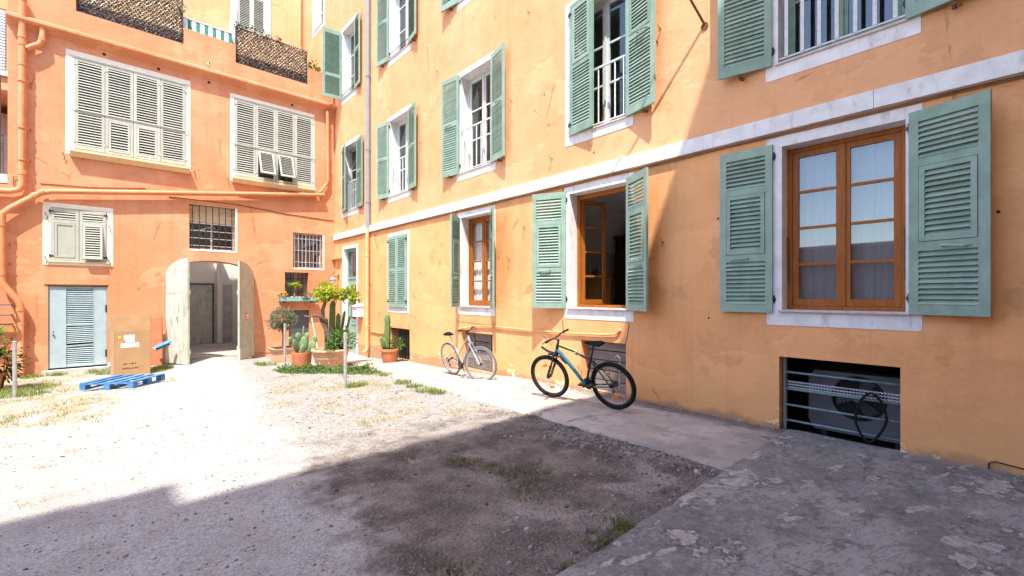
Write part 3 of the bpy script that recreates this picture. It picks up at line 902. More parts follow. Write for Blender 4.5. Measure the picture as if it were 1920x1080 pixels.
ysh('b2','near',170,.58,Z_UP,'joined')
yb('shutter_slats', REST, GR, kind='stuff')

# green entrance door in the far corner
m = MB(); a, b = 13.70, 14.72; x = D+.12
m.box(x, x+.08, a+.001, a+.07, -.34, 3.119); m.box(x, x+.08, b-.07, b-.001, -.34, 3.119)
m.box(x+.001, x+.079, a+.07, b-.07, 3.02, 3.119); m.box(x+.001, x+.079, a+.07, b-.07, 2.12, 2.20)
dr = yb('door', m, GR)
m = MB(); m.box(x+.02, x+.06, a+.075, a+.22, -.33, 2.115); m.box(x+.02, x+.06, b-.22, b-.075, -.33, 2.115)
m.box(x+.021, x+.059, a+.22, b-.22, 1.93, 2.115); m.box(x+.021, x+.059, a+.22, b-.22, .62, .80); m.box(x+.021, x+.059, a+.22, b-.22, -.33, -.12)
m.box(x+.03, x+.05, a+.22, b-.22, -.12, .62); m.box(x+.012, x+.02, a+.28, b-.28, -.06, .56)
m.build('door_leaf', GR, dr, YO)
m = MB(); m.box(x+.035, x+.045, a+.22, b-.22, .80, 1.93); m.build('pane', M['glass_old'], dr, YO)
m = MB(); m.box(x+.035, x+.045, a+.07, b-.07, 2.20, 3.02); m.build('pane', M['glass_old'], dr, YO)
m = MB(); m.tube([(x+.01, a+.15, .98), (x-.05, a+.15, .98), (x-.05, a+.25, .98)], .01, 6); m.tube([(x-.005, a+.36, .74), (x-.03, a+.42, .74), (x-.03, a+.58, .74), (x-.005, a+.64, .74)], .01, 6)
m.build('handle', M['iron'], dr, YO)
m = MB(); m.box(D-.30, D+.12, 13.6, 14.8, -.36, -.30); yb('door_step', m, M['sill'])
m = MB(); m.box(D-.012, D, 14.90, 15.04, .2, 1.5); yb('meter_cover', m, GR)
m = MB(); m.box(D-.12, D, 14.86, 15.50, 2.82, 2.90); yb('ledge', m, M['peach'])
# vertical downpipe: zinc above the band, painted below
m = MB(); X = D-.075; Yp = 12.68
m.tube([(X, Yp, 14.2), (X, Yp, 3.60)], .062, 12)
m.tube([(X, Yp, 8.1), (X, Yp, 8.16)], .072, 12); m.tube([(X, Yp, 5.9), (X, Yp, 5.98)], .072, 12); m.tube([(X, Yp, 4.35), (X, Yp, 4.42)], .072, 12)
dp = autosmooth(yb('downpipe', m, M['greypipe']))
m = MB(); X2 = D-.10
m.tube([(X, Yp, 3.60), (X2, Yp, 3.40), (X2, Yp, .02), (X2-.02, Yp, -.05), (X2-.10, Yp+.04, -.11)], .055, 12)
autosmooth(yb('downpipe', m, M['yellowpipe']))
for z in (2.95, 2.75, 1.72, .65, .58):
    m = MB(); m.tube([(X2, Yp, z), (X2, Yp, z+.025)], .064, 12); m.box(X2, D, Yp-.008, Yp+.008, z, z+.02)
    yb('bracket', m, M['yellowpipe'])
for z in (8.13, 5.94, 4.38):
    m = MB(); m.tube([(X, Yp, z-.01), (X, Yp, z+.012)], .076, 12); m.box(X, D, Yp-.01, Yp+.01, z-.01, z+.01)
    yb('bracket', m, M['greypipe'])
# surface conduit running over the cellar openings
m = MB()
m.tube([(D-.028, y, z) for y, z in ((12.6,.52),(12.0,.50),(11.6,.52))], .018, 7)
yb('conduit', m, M['yellowpipe'])
m = MB()
m.tube([(D-.03, y, z) for y, z in ((8.25,.83),(7.8,.89),(7.35,.945),(6.9,.965),(6.36,.955),(5.64,.95),(4.77,.955),(4.2,.975),(3.97,.995),(3.90,1.05))], .016, 8)
m.tube([(D-.03, 3.90, 1.045), (D+.0, 3.90, 1.07)], .026, 8)
autosmooth(yb('conduit', m, M['peach']))
# thin loose wires
m = MB()
m.tube([(D-.01,5.06,1.18),(D-.008,5.05,1.05),(D-.012,5.03,.97)], .004, 4)
m.tube([(D-.01,3.74,1.18),(D-.006,3.77,1.0),(D-.01,3.81,.85)], .0035, 4)
m.tube([(D-.01,.07,.03),(D-.02,.065,.115),(D-.015,.03,.135),(D-.012,-.4,.09)], .006, 5)
m.tube([(D-.01,5.05,3.46),(D-.012,5.05,3.30)], .005, 4)
m.tube([(D-.01,8.25,3.46),(D-.012,8.2,3.25)], .005, 4)
m.tube([(D-.008,8.2,1.02),(D-.008,7.3,.99),(D-.008,6.9,1.0)], .003, 4)
split('wire', m, M['black_cable'], YB, YO)
# shutter dogs and wall hooks
def hook(y, z, L=.10, drop=.06, mat='rust'):
    m = MB(); m.tube([(D+.01,y,z),(D-L*.6,y,z+.006),(D-L*.62,y-.01,z-drop*.4),(D-L*.55,y+.004,z-drop)], .006, 5)
    m.tube([(D-L*.6,y,z),(D-L*.65,y+.02,z+.05)], .005, 5)
    yb('wall_hook', m, M[mat])
for y, z in ((5.98,2.86),(6.41,2.29),(3.18,2.34),(8.85,2.37),(9.75,2.16),(8.97,6.9),(5.86,6.83),(6.36,5.36),(3.22,5.36),(9.72,5.40),(12.05,5.4),(12.0,1.06),(10.2,1.05),(12.55,1.9),(5.3,4.0),(15.2,12.0),(16.1,12.4)): hook(y, z)
def dog(y, z):
    m = MB(); m.box(D-.10, D, y-.016, y+.016, z-.012, z+.012); m.tube([(D-.085,y,z-.035),(D-.085,y,z+.045)], .010, 6)
    m.tube([(D-.07,y+.01,z-.02),(D-.105,y-.05,z-.04)], .008, 5)
    yb('shutter_dog', m, M['rust'])
for y, z in ((2.13,4.25),(.28,4.25),(3.45,4.26),(8.4,4.28),(6.68,4.27),(11.75,4.3),(10.1,4.3),(13.35,4.3),(8.4,8.1),(13.4,8.1),(10.05,8.1),(11.8,8.1)): dog(y, z)
m = MB()
for y, z in ((2.43,2.58),(.01,2.33),(3.9,4.9),(4.4,3.9),(5.5,5.2),(2.55,1.3)): m.tube([(D-.003,y,z),(D+.01,y,z)], .014, 8)
split('anchor_hole', m, M['dark'], YB, YO)
# slanting rod fixed to the first floor wall
m = MB(); m.tube([(D,2.60,5.14),(D-.55,2.78,5.75),(D-1.1,2.96,6.36)], .016, 7); m.tube([(D-.012,2.60,5.12),(D,2.60,5.12)], .05, 10)
yb('rod', m, M['rust'])

# cellar openings
def cellar_bars_h():
    a,b,c,d = CELL['cellar1']; x = D+.10
    m = MB(); m.box(x-.012, x+.012, b-.045, b-.02, c-.02, d-.02)
    gr = yb('grille', m, M['teal_bar'])
    for z in (.695, .50, .315, .135):
        k = MB(); k.tube([(x-.004*(z>.4), a+.002, z), (x, b-.002, z+.004)], .0125, 7); k.build('bar', M['teal_bar'], gr, YO, smooth=True)
    k = MB(); n = 70        # a strip of expanded metal laid behind the second bar
    for i in range(n):
        y = lerp(a+.01, b-.05, i/n); y2 = lerp(a+.01, b-.05, (i+1)/n)
        for j in range(3):
            z = .515 + j*.032; o = .016 if i % 2 else 0
            k.tube([(x+.02, y, z+o), (x+.022, y2, z+.016-o)], .0062, 4, cap=False)
    k.build('mesh_strip', M['galv'], gr, YO)
cellar_bars_h()
m = MB(); XI2 = D+1.5
for nm, (a,b,c,d) in CELL.items():
    if nm in ('cellar1',):
        y0, y1 = a-.35, b+.3
        m.quad((XI,y0,c-.02),(XI2,y0,c-.02),(XI2,y1,c-.02),(XI,y1,c-.02)); m.quad((XI2,y0,c-.05),(XI2,y1,c-.05),(XI2,y1,d+.05),(XI2,y0,d+.05))
        m.quad((XI,y0,c-.05),(XI2,y0,c-.05),(XI2,y0,d+.05),(XI,y0,d+.05)); m.quad((XI,y1,c-.05),(XI2,y1,c-.05),(XI2,y1,d+.05),(XI,y1,d+.05))
        m.quad((XI,y0,d+.05),(XI2,y0,d+.05),(XI2,y1,d+.05),(XI,y1,d+.05))
yb('cellar', m, M['cellar'])
for nm in ('cellar2','cellar3'):       # grey boards close these two
    a,b,c,d = CELL[nm]; x = D+.17; n = 4 if nm == 'cellar3' else 5; hh = (d-c)/n
    for i in range(n):
        m = MB(); t = random.uniform(-.008,.008)
        m.bbox(x+t, x+t+.03, a+.01, b-.01, c+i*hh+.008, c+(i+1)*hh-.008, .004); yb('board', m, M['board'])
    m = MB(); m.box(x+.05, x+.06, a, b, c, d); yb('backing', m, M['dark'])
    m = MB()
    if nm == 'cellar2':
        m.tube([(D+.09,3.98,.12),(D+.085,3.96,.62),(D+.085,4.02,.66),(D+.088,4.06,.62)], .009, 6); yb('hook_bar', m, M['silver'])
    else:
        for y in (a+.25, b-.25): m.box(x-.02, x-.009, y-.02, y+.02, c+.02, d-.02)
        split('batten', m, M['board'], YB, YO)
a,b,c,d = CELL['cellar4']; m = MB(); x = D+.06
m.box(x-.01,x+.01,a+.01,b-.01,d-.06,d-.04)
gr = yb('grille', m, M['iron'])
for i in range(8):
    k = MB(); y = lerp(a, b, (i+.5)/8); k.tube([(x,y,c),(x,y,d-.02)], .011, 6); k.build('bar', M['iron'], gr, YO)
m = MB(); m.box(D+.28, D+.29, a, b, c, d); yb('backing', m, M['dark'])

# ------------------------------------------------------------------ things in and on the yellow house
# air conditioner behind the cellar bars
ac = thing('air_conditioner', 'light grey air conditioner unit behind the barred cellar opening', 'air conditioner', (6.45, 1.05, -.10))
O = (6.45,1.05,-.10)
m = MB(); cy, cz, rr = 1.08, .42, .255; n = 32
xf_ = 6.28; y0,y1,z0,z1 = .60,1.56,.0,.70
ring = [(cy+rr*math.cos(2*math.pi*i/n), cz+rr*math.sin(2*math.pi*i/n)) for i in range(n)]
def sq(i):
    a_ = 2*math.pi*i/n; cx_, sx_ = math.cos(a_), math.sin(a_)
    s_ = 1e9
    if cx_ > 1e-6: s_ = min(s_, (y1-cy)/cx_)
    if cx_ < -1e-6: s_ = min(s_, (y0-cy)/cx_)
    if sx_ > 1e-6: s_ = min(s_, (z1-cz)/sx_)
    if sx_ < -1e-6: s_ = min(s_, (z0-cz)/sx_)
    return (cy+s_*cx_, cz+s_*sx_)
outr = [sq(i) for i in range(n)]
for i in range(n):
    j = (i+1) % n
    m.quad((xf_,)+ring[i], (xf_,)+ring[j], (xf_,)+outr[j], (xf_,)+outr[i])
    m.quad((xf_,)+ring[i], (xf_+.10,)+ring[i], (xf_+.10,)+ring[j], (xf_,)+ring[j])
for p in ((y0,z0),(y0,z1),(y1,z0),(y1,z1)):
    pass
m.quad((xf_,y0,z1),(xf_,y1,z1),(xf_+.32,y1,z1),(xf_+.32,y0,z1)); m.quad((xf_,y1,z0),(xf_,y1,z1),(xf_+.32,y1,z1),(xf_+.32,y1,z0)); m.quad((xf_,y0,z0),(xf_,y0,z1),(xf_+.32,y0,z1),(xf_+.32,y0,z0))
m.add([(xf_,y1,z1),(xf_,)+outr[3],(xf_,)+outr[4],(xf_,)+outr[5]], [(0,1,2),(0,2,3)])
m.build('casing', M['ac'], ac, O)
m = MB(); m.lathe([(rr-.002,.09),(rr-.002,.10)], (0,0,0), 32); m.xf(Matrix.Translation((xf_+.19,cy,cz)) @ Matrix.Rotation(math.radians(-90),4,'Y')); m.build('fan_well', M['dark'], ac, O)
m = MB()
for r_ in (.08,.12,.16,.20,.24): m.tube([(xf_-.006, cy+r_*math.cos(2*math.pi*i/24), cz+r_*math.sin(2*math.pi*i/24)) for i in range(24)], .004, 4, closed=True)
for i in range(8): m.tube([(xf_-.004, cy+.05*math.cos(i*.785), cz+.05*math.sin(i*.785)), (xf_-.004, cy+rr*math.cos(i*.785), cz+rr*math.sin(i*.785))], .003, 4)
m.build('fan_guard', M['iron'], ac, O)
m = MB(); m.tube([(xf_-.012,cy,cz),(xf_+.02,cy,cz)], .048, 16); m.build('hub', M['ac'], ac, O)
m = MB()
for i in range(3):
    b0 = len(m.v); m.add([(xf_+.03,.04,-.03),(xf_+.03,.21,-.10),(xf_+.06,.22,.05),(xf_+.06,.04,.05)], [(0,1,2,3)])
    R = Matrix.Translation((0,cy,cz)) @ Matrix.Rotation(i*2.094,4,'X')
    for q in range(b0, len(m.v)): m.v[q] = tuple(R @ Vector(m.v[q]))
split('fan_blade', m, M['slate'], ac, O)
m = MB(); m.box(6.3,6.6,.7,.76,-.12,0); m.box(6.3,6.6,1.38,1.44,-.12,0); split('foot', m, M['iron'], ac, O)

# worn bicycle tyre hung on the bars
m = MB(); pts = []
for i in range(28):
    t = 2*math.pi*i/28; yy = .115*math.sin(t)*(1.12-.12*math.cos(t)) ; zz = .335+.25*math.cos(t)
    yy *= (1 - .35*max(0, math.cos(t))) * (1 - .30*max(0, -math.cos(t))**2)
    pts.append((D+.062-.01*math.cos(t)-.06*max(0,-math.cos(t)), .90+yy+.02*math.sin(t*2), zz-.04*(math.sin(t)>0)*math.sin(t)))
m.tube(pts, .0125, 8, closed=True)
t_ = m.build('tyre_loop', M['rubber'], smooth=True)
tag(t_, 'old black bicycle tyre hooked over the cellar bars and hanging down', 'tyre')

# wall lamp beside the green door, letter box on the other side
lm = thing('wall_lamp', 'small round bulkhead lamp on the wall left of the green door', 'lamp', (D, 15.17, 2.16)); O = (D,15.17,2.16)
m = MB(); m.tube([(D,15.17,2.2),(D-.12,15.17,2.24),(D-.2,15.17,2.2)], .014, 6); m.box(D-.02,D,15.12,15.22,2.14,2.30); m.build('bracket', M['rust'], lm, O)
m = MB(); m.lathe([(.05,.07),(.11,.04),(.13,-.02),(.125,-.05)], (D-.2,15.17,2.14), 16); m.build('lamp_shade', M['silver'], lm, O, smooth=True)
m = MB(); m.lathe([(.105,-.05),(.10,-.11),(.06,-.16),(.01,-.17)], (D-.2,15.17,2.14), 16); m.build('globe', M['plastic_white'], lm, O, smooth=True)
lb = thing('letter_box', 'white letter box mounted on the wall between green door and downpipe', 'letter box', (D, 13.35, 1.0)); O = (D,13.35,1.0)
m = MB(); m.box(D-.20, D, 13.18, 13.52, .93, 1.24); m.add([(D-.22,13.16,1.24),(D,13.16,1.24),(D,13.54,1.24),(D-.22,13.54,1.24),(D-.22,13.16,1.26),(D,13.16,1.34),(D,13.54,1.34),(D-.22,13.54,1.26)],[(0,3,2,1),(4,5,6,7),(0,1,5,4),(1,2,6,5),(2,3,7,6),(3,0,4,7)])
m.build('box', M['plastic_white'], lb, O)
m = MB(); m.box(D-.206, D-.20, 13.23, 13.47, 1.15, 1.18); m.build('slot', M['ac'], lb, O)

# room seen through the open window
wd = thing('wardrobe', 'dark brown wardrobe in the shadowy room behind the open window', 'wardrobe', (7.9, 4.6, 1.0)); O = (7.9,4.6,1.0)
m = MB(); m.box(8.4,9.0,4.2,5.8,1.01,2.85); m.box(8.36,9.04,4.16,5.84,2.85,2.92); m.build('body', M['wardrobe'], wd, O)
for y in (4.25,4.78,5.31):
    m = MB(); m.box(8.375,8.40,y,y+.48,1.1,2.78); m.build('door', M['wardrobe'], wd, O)
cb = thing('cabinet', 'honey wood cabinet with bottles on it inside the open window', 'cabinet', (6.9,5.4,1.0)); O = (6.9,5.4,1.0)
m = MB(); m.box(6.55,7.0,4.95,5.75,1.01,1.86); m.box(6.52,7.03,4.92,5.78,1.86,1.90); m.build('body', M['cabinet'], cb, O)
for y in (4.98,5.37):
    m = MB(); m.box(6.53,6.55,y,y+.35,1.1,1.8); m.build('door', M['cabinet'], cb, O)
for i, (x, y, h, r) in enumerate(((6.7,5.05,.26,.035),(6.8,5.2,.20,.04),(6.66,5.33,.30,.033))):
    m = MB(); m.lathe([(r,0),(r,h*.6),(r*.4,h*.75),(r*.35,h)], (x,y,1.901), 12)
    tag(m.build('bottle', [M['dark'], M['slate'], M['dark']][i], smooth=True), ['dark short necked bottle nearest on the cabinet', 'squat grey bottle in the middle of the cabinet top', 'tallest dark bottle on the cabinet top'][i], 'bottle', 'bottles on the cabinet')
# plaster vault over that room
m = MB(); n = 14
for i in range(n+1):
    t = math.pi*i/n; m.v += [(XI+.01, 4.48-1.46*math.cos(t), 2.55+1.02*math.sin(t)), (XB-.01, 4.48-1.46*math.cos(t), 2.55+1.02*math.sin(t))]
m.f = [(2*i,2*i+1,2*i+3,2*i+2) for i in range(n)]; m.m = [0]*n
yb('vault', m, M['passage'], smooth=True)

# ------------------------------------------------------------------ the orange building
OO = (2.0, E, 0.0)
OB = thing('orange_building', 'deep orange house closing the courtyard with cream louvred shutters and a gateway', 'building', OO)
def ob(name, mb, mat, parent=None, smooth=False, kind=None):
    return mb.build(name, mat, parent or OB, OO, smooth, kind)
GA = (1.13, 3.29)          # gateway jambs
oh = [(-.66,1.57,5.25,7.54), (2.77,5.03,5.25,7.54), (-1.08,-.08,2.44,3.74), (-1.12,-.06,-.25,1.83), (1.66,2.79,2.92,4.21),
      (GA[0],GA[1],-.6,2.62), (4.42,5.36,2.49,3.65), (4.17,4.90,1.52,2.34), (4.29,4.92,-.36,1.10)]
gapA = (-.64,1.54,8.70); gapB = (2.80,4.89,8.62)
m = MB(); PO = lambda u,v: (u,E,v)
wall_grid(m, -1.77, D-.002, -.6, 8.3, oh, PO)
wall_grid(m, -1.77, D-.002, 8.3, 9.16, [(gapA[0],gapA[1],gapA[2],9.2),(gapB[0],gapB[1],gapB[2],9.2)], PO)
# thickness of the parapet
def pbox(x0,x1,z0,z1): m.box(x0,x1,E+.002,E+.26,z0,z1)
pbox(-1.77,gapA[0],8.2,9.158); pbox(gapA[0],gapA[1],8.2,gapA[2]-.002); pbox(gapA[1],gapB[0],8.2,9.158); pbox(gapB[0],gapB[1],8.2,gapB[2]-.002); pbox(gapB[1],D-.004,8.2,9.158)
m.quad((gapA[0],E,9.16),(gapA[0],E+.26,9.16),(-1.77,E+.26,9.16),(-1.77,E,9.16)); m.quad((gapB[0],E,9.16),(gapB[0],E+.26,9.16),(gapA[1],E+.26,9.16),(gapA[1],E,9.16)); m.quad((D-.004,E,9.16),(D-.004,E+.26,9.16),(gapB[1],E+.26,9.16),(gapB[1],E,9.16))
m.box(-1.77, -.645, E, E+.3, 9.16, 12.0)          # taller pier at the left
m.quad((-1.77,E,-.6),(-1.77,E+4,-.6),(-1.77,E+4,8.3),(-1.77,E,8.3))
# reveals of the plain openings
for i, dp_ in ((4,.30),(6,.28),(7,.30),(8,.12),(3,.09)):
    a,b,c,d = oh[i]; y1 = E+dp_
    m.quad((a,E,c),(a,y1,c),(a,y1,d),(a,E,d)); m.quad((b,y1,c),(b,E,c),(b,E,d),(b,y1,d)); m.quad((a,y1,d),(b,y1,d),(b,E,d),(a,E,d)); m.quad((a,E,c),(b,E,c),(b,y1,c),(a,y1,c))
# arched head of the gateway
n = 18; xc = (GA[0]+GA[1])/2; hw = (GA[1]-GA[0])/2
def arch_z(x): 
    t = (x-xc)/hw; return 2.13 + .47*math.sqrt(max(0, 1-t*t*.98))
for i in range(n):
    xa = lerp(GA[0],GA[1],i/n); xb = lerp(GA[0],GA[1],(i+1)/n)
    m.quad((xa,E,arch_z(xa)),(xb,E,arch_z(xb)),(xb,E,2.62),(xa,E,2.62))
    m.quad((xa,E+.42,arch_z(xa)),(xb,E+.42,arch_z(xb)),(xb,E,arch_z(xb)),(xa,E,arch_z(xa)))
for x in GA: m.quad((x,E,-.6),(x,E+.42,-.6),(x,E+.42,arch_z(x)),(x,E,arch_z(x)))
ob('wall', m, M['orange'])
# ground floor running on to the left, below the neighbour
m = MB(); wall_grid(m, -9.0, -1.77, -.6, 4.17, [], PO); m.quad((-9,E,4.17),(-1.77,E,4.17),(-1.77,E+.6,4.17),(-9,E+.6,4.17))
ob('wall', m, M['orange'])
# cornice
m = MB(); prof = [(0,7.89),(.04,7.92),(.07,7.97),(.18,8.01),(.21,8.04),(.21,8.10),(.14,8.13),(.08,8.17),(0,8.19)]
for x in (-1.78, D-.003): m.v += [(x,E-p,z) for p,z in prof]
k = len(prof); m.f = [(i,i+1,k+i+1,k+i) for i in range(k-1)] + [tuple(range(k-1,-1,-1)), tuple(range(k,2*k))]; m.m = [0]*len(m.f)
ob('cornice', m, M['orange'])
m = MB()
for x, z in ((-.12,7.80),(.98,7.80),(2.13,7.80),(4.39,7.79),(2.12,8.36)): m.tube([(x,E-.004,z),(x,E+.03,z)], .038, 10)
split('weep_hole', m, M['dark'], OB, OO)
m = MB(); m.tube([(2.10,E,8.36),(2.09,E-.10,8.33),(2.10,E-.16,8.24)], .014, 6); ob('spout', m, M['cream_trim'])
# back faces: room lining behind every window
m = MB(); yi, yb_ = E+.31, E+1.1
wall_grid(m, -1.77, D, -.6, 8.2, oh, lambda u,v: (u,yi,v))
for (a,b,c,d) in oh:
    y0 = E+.09
for z in (4.6, 8.2): m.quad((-1.77,yi,z),(-1.77,yb_,z),(D,yb_,z),(D,yi,z))
m.quad((-1.77,yb_,-.6),(.7,yb_,-.6),(.7,yb_,8.2),(-1.77,yb_,8.2)); m.quad((4.36,yb_,-.6),(D,yb_,-.6),(D,yb_,8.2),(4.36,yb_,8.2)); m.quad((.7,yb_,2.96),(4.36,yb_,2.96),(4.36,yb_,8.2),(.7,yb_,8.2)); m.quad((.55,yi,2.955),(4.4,yi,2.955),(4.4,yb_,2.955),(.55,yb_,2.955))
for x in (-1.77, .55, 4.13, D): m.quad((x,yi,-.6),(x,yb_,-.6),(x,yb_,8.2),(x,yi,8.2))
ob('room', m, M['room'])
m = MB(); m.box(-1.75, D, E+.28, E+1.11, 8.20, 8.30); m.box(4.36, D, E+1.112, E+4, 8.20, 8.30); m.box(-1.75, .71, E+1.112, E+4, 8.20, 8.30); split('terrace', m, M['sill'], OB, OO)  # left open over the passage so skylight falls down the added shaft
m = MB(); wall_grid(m, -1.77, D, 8.3, 13.8, [(3.47,4.40,8.35,13.0)], lambda u,v: (u,YEND-.06,v)); m.box(-1.77, D, YEND-.06, YEND+.3, 13.8, 14.0); m.quad((-1.77,E+.3,8.3),(-1.77,YEND,8.3),(-1.77,YEND,13.8),(-1.77,E+.3,13.8))
ob('wall', m, M['orange2'])
m = MB(); m.quad((3.4,YEND+.02,8.3),(4.5,YEND+.02,8.3),(4.5,YEND+.02,13.1),(3.4,YEND+.02,13.1)); ob('backing', m, M['dark'])

# surrounds, sills and louvred shutters of the orange front
def osur(x0,x1,z0,z1,a,b,c,d, mat='cream_trim', p=.010, depth=.10):
    m = MB(); y = E-p
    m.box(x0,x1,y,E,d,z1); m.box(x0,a,y,E,c,d); m.box(b,x1,y,E,c,d); m.box(x0,x1,y,E,z0,c)
    m.box(a-.02,a,E,E+depth,c,d); m.box(b,b+.02,E,E+depth,c,d); m.box(a-.02,b+.02,E,E+depth,d,d+.02); m.box(a-.02,b+.02,E,E+depth,c-.02,c)
    ob('surround', m, M[mat])
CR = M['cream']; OREST = MB()
def leaves(a, b, c, d, n, zones_list, y=E-.012, slats='parts', gap=.004, pitch=.068, tilt=None):
    w = (b-a)/n
    for i in range(n):
        if i < n/2: hx, dr, out = a+i*w+gap, (1,0), -1
        else: hx, dr, out = a+(i+1)*w-gap, (-1,0), 1
        shutter(OB, OO, hx, y, c+.01, w-2*gap, d-c-.02, dr, out, zones_list[i], CR, slats, OREST, pitch=pitch, stile=.062, handle=False, tilt=tilt, hinge_mat=M['cream'])
ZB = [(.045,.395,False),(.425,.965,False)]; ZBF = [(.025,.375,True),(.425,.965,False)]
osur(-.82,1.69,5.10,7.69, -.66,1.57,5.25,7.54)
leaves(-.66,1.57,5.25,7.54,4,[ZB,ZBF,ZBF,ZB])
osur(2.66,5.09,5.03,7.66, 2.77,5.03,5.20,7.54)
leaves(2.77,5.03,5.20,7.54,4,[ZB,ZBF,ZBF,ZB], tilt=24)
for x0,x1,z in ((-.74,1.66,5.20),(2.70,5.07,5.14)):
    m = MB(); pr = [(0,-.16),(.06,-.15),(.13,-.075),(.185,-.055),(.185,0),(0,.005)]
    for x in (x0,x1): m.v += [(x,E-.012-p,z+q) for p,q in pr]
    k = len(pr); m.f = [(i,i+1,k+i+1,k+i) for i in range(k-1)] + [tuple(range(k-1,-1,-1)), tuple(range(k,2*k))]; m.m = [0]*len(m.f)
    ob('window_sill', m, M['cream_sill'])
for x0,x1,z in ((-.68,1.62,6.23),(2.74,5.06,6.16),(-.70,1.60,7.56),(2.74,5.05,7.555)):
    m = MB(); m.tube([(x0,E-.045,z),(x1,E-.045,z)], .010, 6); m.tube([(x0,E-.045,z),(x0-.05,E,z)], .012, 6); m.tube([(x1,E-.045,z),(x1+.04,E,z)], .012, 6); ob('shutter_bar', m, CR)
osur(-1.21,.055,2.335,3.85, -1.08,-.08,2.44,3.74)
ZS1 = [(.05,.72,'board'),(.79,.93,False)]; ZS2 = [(.03,.72,True),(.79,.93,False)]
w_ = .5
shutter(OB, OO, -1.075, E-.014, 2.45, .49, 1.28, (1,0), -1, ZS1, CR, 'joined', OREST, pitch=.06, stile=.06, handle=False)
shutter(OB, OO, -.085, E-.014, 2.45, .49, 1.28, (-1,0), 1, ZS2, CR, 'joined', OREST, pitch=.06, stile=.06, handle=False, tilt=7)
m = MB(); m.bbox(-1.13,-.03,E-.05,E-.010,2.405,2.44,.005); ob('window_sill', m, M['cream_sill'])
# powder blue cellar door: boarded sides, a louvred middle with a mended, slightly crooked blade set
a,b,c,d = oh[3]; m = MB(); y = E+.03
m.box(a+.002,a+.31,y,y+.04,c+.06,d-.02); m.box(b-.26,b-.002,y,y+.04,c+.06,d-.02)
m.box(a+.31,b-.26,y+.002,y+.038,d-.07,d-.02); m.box(a+.31,b-.26,y+.002,y+.038,c+.06,c+.12)
bd = ob('louvred_door', m, M['bluedoor'])
m = MB()
for x in (a+.015, a+.305, b-.255, b-.02): m.box(x-.006,x+.006,y-.006,y,c+.07,d-.03)
split('batten', m, M['bluedoor'], bd, OO)
for z, t in ((.82,.012),(-.02+.36,-.028)):
    m = MB(); m.box(a+.31,b-.26,y-.004,y+.036,z,z+.035); R = Matrix.Translation((0,0,z)) @ Matrix.Rotation(t*1.4,4,'Y') @ Matrix.Translation((0,0,-z)); m.xf(R); m.build('cross_rail', M['bluedoor'], bd, OO)
me = slat_mesh(b-.26-a-.31, M['bluedoor'], -1, .045)
for k in range(40):
    z = lerp(c+.14, d-.09, k/39)
    if abs(z-.835) < .03 or abs(z-.355) < .02: continue
    t = .0 if z > .84 else (-.02 if z > .36 else .05*(1-(z+.2)/.5))
    link('slat', me, bd, (a+.31-OO[0], y+.02-OO[1], z), (random.uniform(-.06,.06), t*.9+random.uniform(-.006,.006), 0))
m = MB(); m.box(a,b,E+.085,E+.09,c,d); ob('backing', m, M['dark'])
m = MB(); m.tube([(a+.09,y-.03,.62),(a+.09,y+.01,.62)], .018, 8); m.tube([(a+.09,y-.005,.70),(a+.09,y+.01,.70)], .014, 8)
for z in (1.25, .1): m.box(b-.04,b-.005,y-.012,y,z-.09,z+.09)
split('lock', m, M['iron'], OB, OO)
m = MB(); m.box(a-.1,b+.1,E-.16,E+.08,-.42,-.235); ob('door_sill', m, M['sill'])
m = MB(); m.box(a-.06,b+.02,E-.012,E+.02,1.83,1.862); ob('lintel', m, M['rust'])
# grilles
def grille(i, nv, nh, depth=.05, r=.010, mat='iron', hm=None):
    a,b,c,d = oh[i]; y = E+depth
    m = MB(); m.box(a+.003,b-.003,y-.006,y+.006,d-.03,d-.018); gr = ob('grille', m, M[mat])
    vb = MB(); vb.tube([(0,0,c+.002),(0,0,d-.002)], r, 6); mv = vb.mesh('bar', M[mat])
    hb = MB(); hb.tube([(a+.002,0,0),(b-.002,0,0)], r*.9, 6); mh = hb.mesh('bar', hm or M[mat])
    for k in range(nv): link('bar', mv, gr, (lerp(a,b,(k+.5)/nv)-OO[0], y-OO[1], 0))
    for k in range(nh): link('bar', mh, gr, (-OO[0], y+.012-OO[1], lerp(c,d,(k+.5)/nh)))
grille(4, 7, 6, .04, .011, hm=M['galv'])
grille(6, 8, 3, .05, .013, 'galv')
grille(7, 6, 2, .10, .011)
for i, dp_ in ((4,.29),(6,.27),(7,.29)):
    a,b,c,d = oh[i]; m = MB(); y = E+dp_
    m.box(a,a+.04,y-.03,y,c,d); m.box(b-.04,b,y-.03,y,c,d); m.box(a+.04,b-.04,y-.029,y-.001,d-.04,d); m.box(a+.04,b-.04,y-.029,y-.001,c,c+.04); m.box((a+b)/2-.02,(a+b)/2+.02,y-.028,y-.002,c+.04,d-.04)
    wv = ob('window', m, M['winframe'])
    m = MB(); m.box(a+.03,b-.03,y-.014,y-.008,c+.03,d-.03); m.build('pane', M['glass_old'], wv, OO)
m = MB(); m.tube([(1.9,E+.12,3.46),(2.1,E+.10,3.55),(2.3,E+.11,3.57)], .03, 7); ob('duct', m, M['slate'])
a,b,c,d = oh[4]; m = MB(); m.box(a,b,E+.004,E+.30,d-.012,d-.002); m.box(a,b,E+.20,E+.21,3.72,d-.013); ob('lintel', m, M['cream_sill'])
m = MB()
for i in (4,6):
    a,b,c,d = oh[i]; m.box(b,b+.055,E-.008,E,c-.05,d); m.box(a,b,E-.008,E,c-.05,c)
ob('surround', m, M['cream_trim'])
a,b,c,d = oh[8]; m = MB(); m.box(a+.002,b-.002,E+.08,E+.11,c,d-.002); dd = ob('hatch', m, M['slate'])
